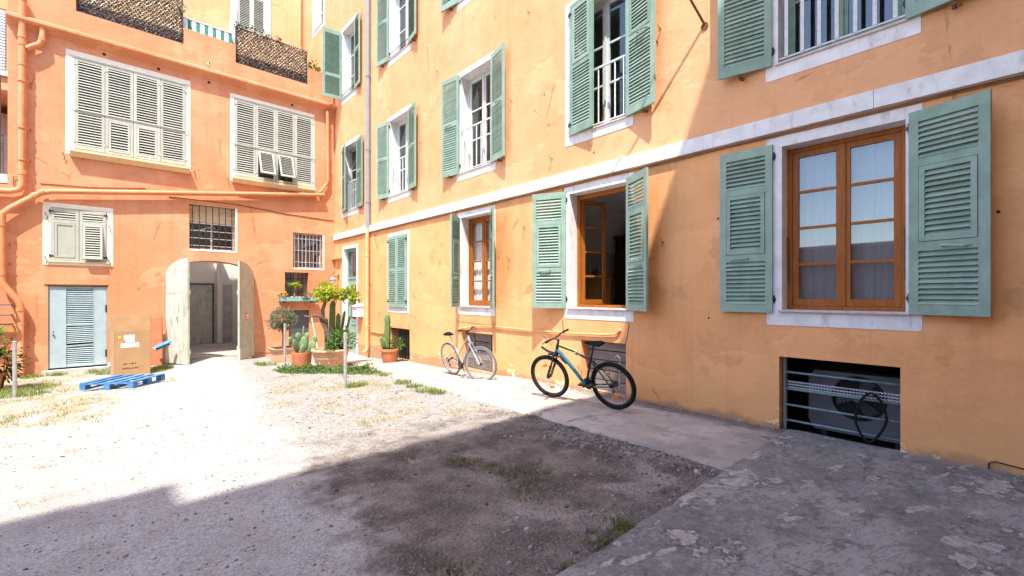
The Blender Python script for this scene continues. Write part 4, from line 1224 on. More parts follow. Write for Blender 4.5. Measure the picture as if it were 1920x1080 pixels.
m = MB(); m.box(a+.02,b-.02,E+.06,E+.08,.40,.45); m.box(a+.02,b-.02,E+.068,E+.08,.46,1.07); m.box(a+.02,b-.02,E+.068,E+.08,-.33,.39); m.build('hatch_panel', M['slate'], dd, OO)

# gateway: two plank leaves opened outwards, and the passage behind, brightened by an added open shaft
def gate_leaf(hx, s, ang, w, cut_disc):
    A = math.radians(ang); d_ = (s*math.cos(A), -math.sin(A)); phi = math.atan2(d_[1], d_[0])
    root = (hx, E-.01, -.285)
    R = Matrix.Translation(root) @ Matrix.Rotation(phi, 4, 'Z'); out = -s
    fr = MB(); T = .045
    fr.box(.0, w, out*(-T/2-.022), out*(-T/2), .30, .42); fr.box(.0, w, out*(-T/2-.022), out*(-T/2), 1.9, 2.0)
    lf = link('gate_leaf', fr.mesh('gate_leaf', M['gate']), OB, (hx-OO[0], root[1]-OO[1], root[2]), (0,0,phi))
    n = 5
    for i in range(n):
        x0, x1 = w*i/n+.006, w*(i+1)/n-.006
        ht = lambda x: arch_z(GA[0]+x*1.02 if s > 0 else GA[1]-x*1.02)+.27
        m = MB(); ha, hb_ = ht(x0), ht(x1)
        zs = [.005+.01*math.sin(i), .005]
        for yy in (-T/2, T/2):
            m.v += [(x0,yy,zs[0]),(x1,yy,zs[0]),(x1,yy,hb_),((x0+x1)/2,yy,ht((x0+x1)/2)),(x0,yy,ha)]
        m.f = [(0,1,2,3,4),(9,8,7,6,5),(0,5,6,1),(1,6,7,2),(2,7,8,3),(3,8,9,4),(4,9,5,0)]; m.m = [0]*7
        link('plank', m.mesh('plank', M['gate']), lf)
    m = MB()
    for z in (.38, 1.96): m.box(0, w*.82, T/2*out, (T/2+.007)*out, z-.016, z+.016)
    link('strap_hinge', m.mesh('strap_hinge', M['gate']), lf)
    m = MB(); m.box(.01, w-.01, out*(T/2), out*(T/2+.012), .03, .36); link('kick_board', m.mesh('kick_board', M['gate']), lf)
    m = MB()
    for z in (.42, 2.0):
        m = MB(); m.tube([(-.02,0,z-.08),(-.02,0,z+.08)], .022, 7); m.box(-.1,-.01,-.012,.012,z-.02,z+.02)
        link('hinge', m.mesh('hinge', M['rust']), lf)
    if cut_disc:
        m = MB()
        m.tube([(w*.5, out*T/2, 1.25), (w*.5, out*(T/2+.008), 1.25)], .125, 20); link('round_sign', m.mesh('round_sign', M['sign_red']), lf)
        m = MB()
        for dz in (.06, .02, -.02, -.06): 
            hw_ = math.sqrt(.11**2-dz*dz); m.box(w*.5-hw_, w*.5+hw_, out*(T/2+.0085), out*(T/2+.011), 1.25+dz-.011, 1.25+dz+.011)
        link('stripe', m.mesh('stripe', M['paper']), lf)
    else:
        m = MB(); m.tube([(w*.55, out*T/2, 1.30), (w*.55, out*(T/2+.03), 1.28), (w*.55, out*T/2, 1.12)], .008, 5); link('handle', m.mesh('handle', M['rust']), lf)
M['sign_red'] = plain('faded red print', (.72,.22,.12), .7)
gate_leaf(GA[0]+.02, 1, 68, 1.06, False)
gate_leaf(GA[1]-.02, -1, 58, 1.06, True)
PX0, PX1, PYB = .72, 4.35, E+3.38
m = MB(); m.quad((PX0,E+.42,-.6),(PX0,PYB,-.6),(PX0,PYB,8.3),(PX0,E+.42,8.3)); m.quad((PX1,E+.42,-.6),(PX1,PYB,-.6),(PX1,PYB,8.3),(PX1,E+.42,8.3))
m.quad((PX0,PYB,-.6),(PX1,PYB,-.6),(PX1,PYB,8.3),(PX0,PYB,8.3)); m.quad((PX0,E+.42,2.95),(PX1,E+.42,2.95),(PX1,E+1.12,2.95),(PX0,E+1.12,2.95)); m.quad((PX0,E+1.12,2.95),(PX1,E+1.12,2.95),(PX1,E+1.12,8.3),(PX0,E+1.12,8.3))  # short ceiling and tall walls form a shaft added to let skylight in
m.quad((PX0,E+.421,-.6),(GA[0],E+.421,-.6),(GA[0],E+.421,3),(PX0,E+.421,3)); m.quad((GA[1],E+.421,-.6),(PX1,E+.421,-.6),(PX1,E+.421,3),(GA[1],E+.421,3)); m.quad((GA[0],E+.421,2.55),(GA[1],E+.421,2.55),(GA[1],E+.421,3),(GA[0],E+.421,3))
m.box(3.30, 3.85, E+1.45, E+1.74, -.6, 2.94); m.box(2.80,2.95,PYB-.30,PYB-.01,-.6,2.94)
ob('passage_wall', m, M['passage'])
m = MB(); m.quad((PX0,E-.02,-.205),(PX1,E-.02,-.205),(PX1,PYB,-.12),(PX0,PYB,-.12)); m.box(GA[0],GA[1],E-.06,E-.021,-.5,-.21); ob('passage_floor', m, M['strip'])
m = MB(); m.box(1.62,2.68,PYB-.06,PYB-.012,-.12,1.95); ds = ob('steel_door', m, M['steel_door'])
m = MB(); m.box(1.56,1.62,PYB-.075,PYB-.013,-.12,2.01); m.box(2.68,2.74,PYB-.075,PYB-.013,-.12,2.01); m.box(1.62,2.68,PYB-.074,PYB-.014,1.95,2.01); m.build('door_frame', M['slate'], ds, OO)
m = MB(); m.box(2.95,3.30,PYB-.05,PYB-.012,-.12,1.98); ob('steel_door', m, M['steel_door'])
m = MB(); m.box(3.90,4.33,E+2.15,E+2.2,-.18,1.95); m.box(PX1-.06,PX1-.012,E+.9,E+1.9,-.18,1.95); split('steel_door', m, M['slate'], OB, OO)
m = MB(); m.box(1.75,1.87,PYB-.08,PYB-.012,2.15,2.75); ob('cupboard', m, M['wardrobe'])

# painted drain pipes
def pipe(pts, r=.062, rings=(), mat='orangepipe'):
    m = MB(); m.tube(pts, r, 12); o = autosmooth(ob('drain_pipe', m, M[mat]), 50)
    for p, q in rings:
        k = MB(); p = Vector(p); q = Vector(q); k.tube([p, q], r*1.17, 12); k.build('collar', M[mat], o, OO, smooth=False)
    return o
yp = E-.11
def vring(x, z, h=.10, y=yp): return ((x,y,z),(x,y,z+h))
pipe([(-1.53,yp,8.55),(-1.53,yp,4.18),(-1.58,yp,4.06),(-1.72,yp,4.0),(-2.6,yp,3.93)], .068, [vring(-1.53,8.50,.08),vring(-1.53,7.62,.07),vring(-1.53,7.45,.10),vring(-1.53,6.98,.05),vring(-1.53,4.42,.10)])
pipe([(-1.20,E-.03,8.12),(-1.21,yp,8.0),(-1.20,yp,7.72),(-1.26,yp,7.58),(-1.47,yp-.005,7.40)], .058, [vring(-1.205,7.68,.09)])
pipe([(5.47,yp+.02,7.86),(5.48,yp,7.7),(5.50,yp,5.5),(5.44,yp,5.36),(5.27,yp,5.10),(5.18,yp,5.04)], .05, [vring(5.48,7.62,.05),vring(5.485,7.2,.04),vring(5.50,5.5,.06)])
pipe([(5.36,yp-.02,4.98),(4.6,yp-.02,4.88),(1.0,yp-.02,4.38),(-1.05,yp-.02,4.10),(-1.24,yp-.02,4.03),(-1.72,yp-.02,3.60),(-1.84,yp-.02,3.46),(-1.85,yp-.02,3.2),(-1.85,yp-.02,1.98),(-1.83,yp-.02,1.86),(-1.62,yp-.02,1.50),(-1.56,yp-.02,1.36),(-1.555,yp-.02,-.18),(-1.56,yp-.06,-.24)], .066,
     [vring(-1.85,3.18,.14,yp-.02),vring(-1.85,2.05,.09,yp-.02),vring(-1.555,1.22,.08,yp-.02),((2.45,yp-.02,4.576),(2.49,yp-.02,4.582)),((-1.16,yp-.02,4.085),(-1.24,yp-.02,4.03)),((-1.30,yp-.02,3.98),(-1.36,yp-.02,3.93))])
for x, z in ((-1.53,6.6),(-1.53,5.5),(-1.53,4.75),(-1.85,2.75),(-1.85,2.3),(-1.555,.9),(-1.555,.35)):
    m = MB(); m.tube([(x,yp-.01,z),(x,yp-.01,z+.03)], .078, 12); m.box(x+.05,x+.13,yp+.0,yp+.02,z+.005,z+.025); m.box(x+.11,x+.13,yp,E,z+.005,z+.025); ob('bracket', m, M['orangepipe'])
m = MB(); m.tube([(-1.25,E-.01,4.28),(-.3,E-.012,4.34),(.7,E-.01,4.48)], .008, 5); m.tube([(1.2,E-.012,4.33),(2.8,E-.014,4.33),(4.2,E-.012,4.22),(5.4,E-.012,4.17),(D-.05,E-.012,4.17)], .010, 5)
m.tube([(-1.68,E-.02,4.16),(-1.68,E-.03,4.36),(-1.60,E-.02,4.38)], .009, 5)
split('cable', m, M['rust'], OB, OO)
for x, z in ((-.86,5.12),(1.78,5.16),(2.6,5.1),(-1.15,3.6),(-1.16,2.55),(-.02,3.4),(-.02,2.52)):
    m = MB(); m.tube([(x,E,z),(x-.02,E-.05,z-.05),(x+.03,E-.04,z-.10),(x+.01,E-.03,z-.2)], .007, 5); ob('wall_hook', m, M['rust'])

# terrace railings with willow screens, door, awning
def screen(x0, x1, zb, zt, seed):
    rnd = random.Random(seed); y = E+.10
    m = MB(); m.box(x0+.01, x0+.04, y-.015, y+.015, zb, zt-.1); m.box(x1-.04, x1-.01, y-.015, y+.015, zb, zt-.1)
    rl = ob('terrace_railing', m, M['iron'])
    for z in (zb+.02, zb+.15, zb+.29):
        k = MB(); k.box(x0, x1, y-.035, y-.02, z, z+.026); k.build('rail', M['iron'], rl, OO)
    k = MB(); nx_ = int((x1-x0)/.055)
    for i in range(nx_):
        x = lerp(x0, x1, (i+.5)/nx_)
        k.tube([(x,y-.012,zb),(x,y-.012,zb+.36)], .006, 4)
    k.build('mesh_bars', M['iron'], rl, OO, kind='stuff')
    k = MB()
    nxx = int((x1-x0)/.045); nzz = int((zt-zb)/.055)
    for j in range(nzz):
        for i in range(nxx):
            if j < 6 and rnd.random() < .45: continue
            if j > nzz-3 and rnd.random() < .4: continue
            x = lerp(x0+.02, x1-.02, (i+.5+.5*(j%2))/nxx)+rnd.uniform(-.006,.006); z = lerp(zb, zt, j/nzz)+rnd.uniform(-.01,.01)
            s = -1 if (i+j) % 2 else 1; L = .062; w = .0105; dx = s*.024; yy = y+rnd.uniform(0,.025)
            k.box(0,0,0,0,0,0) if False else k.add([(x-dx-w,yy,z-L/2),(x-dx+w,yy-.006,z-L/2),(x+dx+w,yy-.006,z+L/2),(x+dx-w,yy,z+L/2)], [(0,1,2,3)])
    k.build('reed_screen', M['reed'], rl, OO, kind='stuff')
    k = MB(); k.box(x0+.02,x1-.02,y+.05,y+.06,zb,zt-.06); k.build('screen_backing', M['wardrobe'], rl, OO)
screen(gapA[0], gapA[1], gapA[2]+.0, 10.15, 1)
screen(gapB[0], gapB[1], gapB[2]+.0, 9.86, 2)
m = MB()
y = YEND-.07
m.box(3.25,3.47,y-.02,y,8.4,13.2); m.box(4.40,4.58,y-.02,y,8.4,13.2); m.box(3.47,4.40,y-.02,y,13.0,13.2); ob('surround', m, M['cream_trim'])
for hx, dr, out in ((3.475,(1,0),-1),(4.395,(-1,0),1)):
    shutter(OB, OO, hx, YEND-.04, 8.4, .458, 4.58, dr, out, [(.05,.28,False),(.31,.66,False),(.69,.96,False)], CR, 'joined', OREST, pitch=.062, stile=.07, handle=False, hinge_mat=CR)
ob('shutter_slats', OREST, CR, kind='stuff')
m = MB(); m.tube([(5.62,YEND-.12,8.4),(5.62,YEND-.12,13.8)], .06, 10); ob('drain_pipe', m, M['orangepipe'], smooth=True)
# striped valance of a rolled awning, hung between the two screens
aw = thing('awning', 'white awning valance with green stripes above the terrace parapet', 'awning', (2.05, E+.3, 9.0)); O = (2.05,E+.3,9.0)
x0, x1 = 1.35, 2.76; n = 28
m = MB(); y = E+.28
for i in range(n):
    xa, xb = lerp(x0,x1,i/n), lerp(x0,x1,(i+1)/n); mi = 1 if (i//2) % 2 else 0
    za = 9.27+.018*abs(math.sin(i*math.pi/4)); zb = 9.27+.018*abs(math.sin((i+1)*math.pi/4))
    m.quad((xa,y-.02,za),(xb,y-.02,zb),(xb,y+.01,9.58),(xa,y+.01,9.58), mi)
    m.quad((xa,y+.01,9.58),(xb,y+.01,9.58),(xb,y+.7,9.85),(xa,y+.7,9.85), mi)
m.build('canvas', [M['awning'], M['awning_green']], aw, O)
m = MB(); m.tube([(x0,y+.01,9.60),(x1,y+.01,9.60)], .022, 8); m.tube([(x0+.1,y+.1,8.3),(x0+.1,y+.04,9.60)], .018, 6); m.tube([(x1-.1,y+.1,8.3),(x1-.1,y+.04,9.60)], .018, 6); m.build('frame', M['plastic_white'], aw, O)
ps = thing('parasol', 'closed white parasol standing on the terrace beside the striped awning', 'parasol', (2.86, E+.55, 8.3)); O = (2.86,E+.55,8.3)
m = MB(); m.tube([(2.86,E+.55,8.3),(2.86,E+.55,10.75)], .02, 8); m.build('pole', M['plastic_white'], ps, O)
m = MB(); m.lathe([(.02,10.8-0),(.06,10.6),(.11,10.1),(.13,9.6),(.09,9.3),(.05,9.15)][::-1], (2.86,E+.55,0), 14, rib=lambda a: 1+.16*math.cos(7*a)); m.build('canopy', M['awning'], ps, O, smooth=True)

# ------------------------------------------------------------------ neighbours and the buildings out of frame
NB = thing('neighbour_building', 'pale ochre neighbour house with white louvred window and balcony at far left edge', 'building', (-5, 16.3, 0)); O = (-5,16.3,0)
yn = 16.15
m = MB(); nh = [(-2.9,-1.86,6.98,8.5),(-3.2,-1.82,4.45,6.55)]
wall_grid(m, -9, -1.775, 4.0, 13, nh, lambda u,v: (u,yn,v)); wall_grid(m, -9, -1.775, 4.0, 13, [], lambda u,v: (u,yn+2.2,v))
m.quad((-3.2,yn,4.45),(-3.2,yn+2.2,4.45),(-3.2,yn+2.2,6.55),(-3.2,yn,6.55)); m.quad((-1.82,yn+2.2,4.45),(-1.82,yn,4.45),(-1.82,yn,6.55),(-1.82,yn+2.2,6.55)); m.quad((-3.2,yn,6.55),(-3.2,yn+2.2,6.55),(-1.82,yn+2.2,6.55),(-1.82,yn,6.55)); m.quad((-3.2,yn,4.45),(-1.82,yn,4.45),(-1.82,yn+2.2,4.45),(-3.2,yn+2.2,4.45))
m.box(-9,-1.775,yn,yn+5,13,13.2)
m.build('wall', M['yellow'], NB, O)
m = MB(); m.box(-2.95,-1.86,yn+.03,yn+.06,6.98,8.5); wn_ = m.build('window', M['plastic_white'], NB, O)
for k in range(20):
    q = MB(); q.box(-2.9,-1.88,yn-.012,yn+.028,7.05+k*.07,7.05+k*.07+.04); q.build('slat', M['plastic_white'], wn_, O)
m = MB(); m.box(-3.0,-1.82,yn-.06,yn-.001,6.88,6.98); m.build('window_sill', M['cream_trim'], NB, O)
m = MB(); m.box(-3.4,-1.80,yn-.42,yn-.001,4.24,4.44); m.build('balcony', M['white'], NB, O)
m = MB(); y = yn-.38; m.box(-3.35,-1.84,y-.015,y+.015,5.35,5.38); m.box(-3.35,-1.84,y-.01,y+.01,5.15,5.17)
rl = m.build('railing', M['slate'], NB, O)
for k in range(14):
    q = MB(); q.tube([(-3.3+k*.11,y,4.44),(-3.3+k*.11,y,5.36)], .011, 6); q.build('bar', M['slate'], rl, O)
q = MB(); q.tube([(-1.93,y-.02,4.44),(-1.93,y-.02,6.75)], .03, 8); q.build('post', M['slate'], NB, O)
m = MB(); m.box(-2.9,-1.95,yn+1.2,yn+1.24,4.5,6.3); m.build('glass_door', M['steel_door'], NB, O)

CB = thing('courtyard_building', 'tall plain ochre building behind the viewer that shades the near courtyard', 'building', (-5, -3, 0)); O = (-5,-3,0)
HB = 13.9; Y0 = 4.25-.37*HB
m = MB(); m.box(-5.05, D-.02, Y0-8, Y0, -1, HB); m.box(-30, -5.05, Y0-8, Y0, -1, HB+1.25); m.build('wall', M['ochre'], CB, O)
GWL = thing('courtyard_wall', 'weathered grey rendered wall along the left side of the courtyard', 'wall', (-9.6, 6, 0)); O = (-9.6,6,0)
m = MB(); m.box(-9.9,-9.5,Y0,E+.5,-1,3.5); m.build('wall', M['greywall'], GWL, O)
m = MB(); m.box(-9.97,-9.43,Y0+.01,E+.45,3.5,3.6); m.build('coping', M['sill'], GWL, O)
# low metal blades fixed on the wall at the far left
rk = thing('wall_rack', 'flat dark metal bars projecting from orange wall above the leafy pot', 'rack', (-1.8, E, 1.2)); O = (-1.8,E,1.2)
for z, L in ((1.36,.34),(1.13,.42),(.92,.34)):
    m = MB(); m.box(-2.5,-1.68,E-L,E-L+.10,z,z+.025); m.box(-1.72,-1.69,E-L+.1,E,z,z+.02); m.build('bar', M['slate'], rk, O)

# ------------------------------------------------------------------ bicycles
def circ(c, r, n, axis='y', a0=0, a1=2*math.pi, closed=True):
    k = n if closed else n+1
    return [(c[0]+r*math.cos(a0+(a1-a0)*i/n), c[1], c[2]+r*math.sin(a0+(a1-a0)*i/n)) for i in range(k)]
def wheel(parent, c, R, rt, mats, steer=0.0, piv=None, reflector=True, axle_mat=None):
    tyre_m, rim_m, spoke_m = mats
    hub = MB(); hub.tube([(c[0],-.05,c[2]),(c[0],.05,c[2])], .017, 10); hub.tube([(c[0],-.032,c[2]),(c[0],-.026,c[2])], .028, 12); hub.tube([(c[0],.026,c[2]),(c[0],.032,c[2])], .028, 12)
    Mx = Matrix.Identity(4)
    if piv: Mx = Matrix.Translation(piv) @ Matrix.Rotation(steer, 4, Vector((-math.sin(math.radians(19)),0,math.cos(math.radians(19))))) @ Matrix.Translation([-q for q in piv])
    hub.xf(Mx); wh = link('wheel', hub.mesh('wheel', M['black']), parent)
    t = MB(); t.tube(circ(c, R-rt, 48), rt, 10, closed=True); t.xf(Mx); link('tyre', t.mesh('tyre', tyre_m, True), wh)
    r = MB(); rr = R-2*rt-.006
    k = 48
    for i in range(k):
        a = 2*math.pi*i/k
        for q, w in ((rr+.012,.012),(rr-.006,.010)):
            r.v += [(c[0]+q*math.cos(a),-w,c[2]+q*math.sin(a)),(c[0]+q*math.cos(a),w,c[2]+q*math.sin(a))]
    for i in range(k):
        j = (i+1)%k; a,b = 4*i,4*j
        r.f += [(a,b,b+1,a+1),(a+2,a+3,b+3,b+2),(a,a+2,b+2,b),(a+1,b+1,b+3,a+3)]; r.m += [0]*4
    r.xf(Mx); link('rim', r.mesh('rim', rim_m), wh)
    s = MB()
    for i in range(28):
        a = 2*math.pi*i/28; o = a + (.35 if i % 2 else -.35); sd = .028 if i % 4 < 2 else -.028
        s.tube([(c[0]+.026*math.cos(o), sd, c[2]+.026*math.sin(o)), (c[0]+rr*math.cos(a), 0, c[2]+rr*math.sin(a))], .0016, 4, cap=False)
    s.xf(Mx); link('spokes', s.mesh('spokes', spoke_m), wh)
    if reflector:
        for a in (-1.7, 1.25):
            q = MB(); q.bbox(-.035,.035,-.012,.012,-.018,.018,.005); q.xf(Mx @ Matrix.Translation((c[0]+rr*.62*math.cos(a),0,c[2]+rr*.62*math.sin(a))) @ Matrix.Rotation(-a+math.pi/2,4,'Y'))
            link('reflector', q.mesh('reflector', M['reflector']), wh)
    return wh, Mx

def bicycle(name, label, loc, yaw, lean, R, rt, style):
    root = thing(name, label, 'bicycle', loc, (0,0,0), 'bicycles leaning on the yellow wall')
    root.rotation_mode = 'XYZ'
    root.rotation_euler = (Matrix.Rotation(yaw,4,'Z') @ Matrix.Rotation(lean,4,'X')).to_euler()
    st = style; wb = st['wb']; fr = M[st['frame']]
    bb = (.43,0,.285); sp = st['seat_tube_top']; hb_, ht_ = st['head']
    hubr = (0,0,R); hubf = (wb,0,R)
    steer = st['steer']; piv = hb_
    def part(nm, mb, mat, smooth=True, parent=root):
        o = link(nm, mb.mesh(nm, mat), parent)
        return autosmooth(o, 50) if smooth else o
    # frame
    m = MB()
    m.tube([bb, sp], .0165, 10); m.tube([hb_, ht_], .023, 12)
    for sgn in (-1,1):
        m.tube([(bb[0]-.02,sgn*.035,bb[2]),(.2,sgn*.045,lerp(bb[2],R,.5)),(0,sgn*.062,R)], [.012,.011,.009], 8)
        m.tube([(lerp(bb[0],sp[0],.93),sgn*.016,lerp(bb[2],sp[2],st['stay'])),(lerp(0,sp[0],.6),sgn*.045,lerp(R,sp[2],.6)),(0,sgn*.062,R)], .009, 8)
    m.tube([(bb[0],-.037,bb[2]),(bb[0],.037,bb[2])], .023, 12)
    m.tube(st['top_tube'], st['tt_r'], 10)
    frame = part('frame', m, fr)
    m = MB(); m.tube(st['down_tube'], [st['dt_r']*k for k in (1,1.12,1.08,.95)], 12); dt = part('down_tube', m, M[st['dt_mat']])
    for nm, pts, r, mt in st['accents']:
        m = MB(); m.tube(pts, r, 6); part(nm, m, M[mt], parent=dt)
    # steering group turned about the head axis
    ax = Vector((ht_[0]-hb_[0],0,ht_[2]-hb_[2])).normalized()
    SX = Matrix.Translation(piv) @ Matrix.Rotation(steer, 4, ax) @ Matrix.Translation([-q for q in piv])
    crown = Vector(hb_) - ax*.025
    m = MB(); m.box(crown.x-.022,crown.x+.022,-.065,.065,crown.z-.022,crown.z+.02)
    for sgn in (-1,1):
        lo = Vector((wb,sgn*.058,R)); up = Vector((crown.x,sgn*.058,crown.z)); mid = up.lerp(lo, .5)
        m.tube([up, mid], .0145, 10); m.tube([mid, lo+Vector((-.012,0,.03)), lo], [.020,.019,.013], 10)
    m.xf(SX); fk = part('fork', m, M[st['fork']])
    m = MB(); hd = Vector(ht_); top = hd + ax*.075; cl = top + Vector((.06,0,.018))
    m.tube([hd, top], .016, 10); m.tube([top-ax*.015, cl], .017, 10); m.xf(SX); part('stem', m, M['black'])
    m = MB(); w_ = st['bar_w']
    m.tube([cl+Vector((-.05,-w_,.035)), cl+Vector((-.02,-w_*.55,.03)), cl+Vector((0,-.09,.005)), cl, cl+Vector((0,.09,.005)), cl+Vector((-.02,w_*.55,.03)), cl+Vector((-.05,w_,.035))], .012, 8); m.xf(SX); hbar = part('handlebar', m, M['black'])
    for sgn in (-1,1):
        m = MB(); m.tube([cl+Vector((-.047,sgn*w_*.99,.035)), cl+Vector((-.034,sgn*(w_-.12),.033))], .0165, 10); m.xf(SX); part('grip', m, M['rubber'], parent=hbar)
        m = MB(); m.tube([cl+Vector((-.03,sgn*(w_-.13),.03)), cl+Vector((.03,sgn*(w_-.12),.015)), cl+Vector((.035,sgn*(w_-.02),.0))], .006, 6); m.xf(SX); part('brake_lever', m, M['black'], parent=hbar)
    m = MB()
    for sgn in (-1,1):
        p0 = cl+Vector((.02,sgn*(w_-.14),.01)); m.tube([p0, p0+Vector((.10,-sgn*.06,.06)), cl+Vector((.11,sgn*.03,-.03)), hd+Vector((.055,sgn*.03,-.08)), Vector(hb_)+Vector((.02,sgn*.03,.0))], .003, 5)
    m.xf(SX); part('brake_cable', m, M['black_cable'], parent=hbar)
    m = MB()
    for sgn in (-1,1): m.tube([(crown.x+.035,sgn*.05,crown.z-.08),(crown.x+.04,sgn*.04,crown.z+.01)], .007, 6)
    m.xf(SX); part('brake', m, M['black'], parent=fk)
    wm = (M[st['tyre']], M[st['rim']], M['silver'])
    wheel(root, hubf, R, rt, wm, steer, Vector(piv), st['refl']); wheel(root, hubr, R, rt, wm, reflector=st['refl'])
    # saddle
    sd = Vector(sp) + (Vector(sp)-Vector(bb)).normalized()*st['post']
    m = MB(); m.tube([sp, sd], .0135, 8); part('seat_post', m, M[st.get('postmat','black')])
    m = MB(); prof = [(-.145,.078,.012),(-.10,.085,.03),(-.03,.066,.03),(.04,.032,.024),(.12,.019,.016),(.145,.010,.006)]
    for x, hw, zt in prof:
        for k in range(10):
            a = 2*math.pi*k/10; m.v.append((sd.x+x, hw*math.cos(a), sd.z+.035+zt*math.sin(a)*(1 if math.sin(a)>0 else 1.4)))
    for i in range(len(prof)-1):
        for k in range(10): m.f.append((i*10+k,(i+1)*10+k,(i+1)*10+(k+1)%10,i*10+(k+1)%10)); m.m.append(0)
    m.f += [tuple(range(10)), tuple(range(59,49,-1))]; m.m += [0,0]
    m.tube([(sd.x-.08,.02,sd.z+.012),(sd.x+.06,.018,sd.z+.012)], .004, 5); m.tube([(sd.x-.08,-.02,sd.z+.012),(sd.x+.06,-.018,sd.z+.012)], .004, 5)
    part('saddle', m, M['rubber'])
    # drivetrain on the -y (right hand) side when facing +x
    dy = -.055
    m = MB(); m.tube([(bb[0],dy,bb[2]),(bb[0],dy-.006,bb[2])], .085, 24); m.tube([(bb[0],dy-.007,bb[2]),(bb[0],dy-.013,bb[2])], .06, 20)
    m.tube([(0,dy+.01,R),(0,dy-.02,R)], .05, 18); m.tube([(.03,dy-.01,R-.08),(.045,dy-.01,R-.14)], .016, 8); part('chainring', m, M['iron'], False)
    m = MB()
    pts = [(bb[0],dy-.003,bb[2]+.085)] + [(bb[0]+.085*math.cos(a),dy-.003,bb[2]+.085*math.sin(a)) for a in (1.0,.4,-.2,-.8,-1.4)] + [(.06,dy-.008,R-.16),(.035,dy-.008,R-.14),(.035,dy-.008,R-.06)] + [(.045*math.cos(a),dy-.005,R+.045*math.sin(a)) for a in (3.6,3.0,2.2,1.5)]
    m.tube(pts, .0045, 5, closed=True); part('chain', m, M['iron'], False)
    ca = st['crank']
    for sgn in (-1,1):
        e = (bb[0]+sgn*.17*math.cos(ca), -sgn*.0, bb[2]+sgn*.17*math.sin(ca)); yy = -.075 if sgn > 0 else .075
        m = MB(); m.tube([(bb[0],yy,bb[2]),(e[0],yy,e[2])], [.013,.010], 8); ck = part('crank', m, M['black'] if st['dark'] else M['silver'])
        m = MB(); o = .06 if yy > 0 else -.06; m.bbox(e[0]-.045,e[0]+.045,min(yy+o*.2,yy+o*1.7),max(yy+o*.2,yy+o*1.7),e[2]-.012,e[2]+.012,.005); part('pedal', m, M['black'], False, ck)
    for pts, r, mt, nm in st['extras']:
        m = MB(); m.tube(pts, r, 7); 
        if nm.startswith('front'): m.xf(SX)
        part(nm, m, M[mt])
    if st.get('guard'):
        m = MB(); k = 6
        for i in range(k+1):
            x = lerp(.90, 1.12, i/k); z = .725 + .085*i/k - .02*math.sin(i/k*math.pi)
            for hw, dz in ((-.034,-.012),(-.02,.004),(.02,.004),(.034,-.012)): m.v.append((x, hw*(1-.3*i/k), z+dz))
        for i in range(k):
            for j in range(3): m.f.append((4*i+j,4*i+4+j,4*i+5+j,4*i+1+j)); m.m.append(0)
        m.xf(SX); part('mudguard', m, M['black'])
        for a0, a1, front in ((1.7,2.55,True),):
            m = MB(); k = 10; Rg = R+.03
            lift = .06
            for i in range(k+1):
                a = lerp(a0,a1,i/k); q = Rg + (lift*abs(i/k-(1 if a0<1 else 0)))
                for hw, dz in ((-.034,-.012),(-.02,.004),(.02,.004),(.034,-.012)):
                    m.v.append((wb+(q+dz)*math.cos(a), hw*(1-.25*abs(i/k-.5)), R+(q+dz)*math.sin(a)))
            for i in range(k):
                for j in range(3): m.f.append((4*i+j,4*i+4+j,4*i+5+j,4*i+1+j)); m.m.append(0)
            m.xf(SX); part('mudguard', m, M['black'])
    return root
# near black and blue mountain bicycle: front wheel away from the viewer, leaning on the wall
MTB = dict(wb=1.06, frame='black', seat_tube_top=(.29,0,.70), head=((.865,0,.742),(.822,0,.865)), stay=.90,
    top_tube=[(.826,0,.845),(.56,0,.775),(.30,0,.665)], tt_r=.0165, down_tube=[(.852,0,.775),(.74,0,.66),(.58,0,.47),(.445,0,.295)], dt_r=.024, dt_mat='blue_paint',
    accents=[('stripe',[(.80,.021,.742),(.60,.022,.515)],.006,'black'),('stripe',[(.80,-.021,.742),(.60,-.022,.515)],.006,'black'),('stripe',[(.81,0,.857),(.56,0,.793),(.42,0,.733)],.006,'green_paint'),('stripe',[(.20,.057,.312),(.33,.047,.30)],.009,'green_paint'),('stripe',[(.03,.064,.335),(.20,.059,.312)],.010,'blue_paint')],
    fork='black', steer=math.radians(3), bar_w=.31, tyre='rubber', rim='iron', refl=True, post=.20, crank=math.radians(-22), dark=True, guard=True,
    extras=[([(.48,.03,.46),(.50,.05,.58),(.46,.06,.60),(.44,.05,.50),(.48,.03,.40)],.005,'silver','bottle_cage'), ([(.27,.02,.69),(.33,.05,.60),(.26,.06,.52),(.22,.03,.60),(.24,.02,.68)],.008,'black_cable','lock_cable'),
            ([(.50,.03,.74),(.50,.075,.79),(.46,.075,.80),(.45,.03,.74)],.012,'silver','lock')])
bicycle('bicycle', 'black mountain bicycle with blue down tube and front mudguard leaning on the yellow wall', (5.10,3.52,gz(5.1,3.5)+.045), math.radians(96.5), math.radians(-13), .338, .027, MTB)
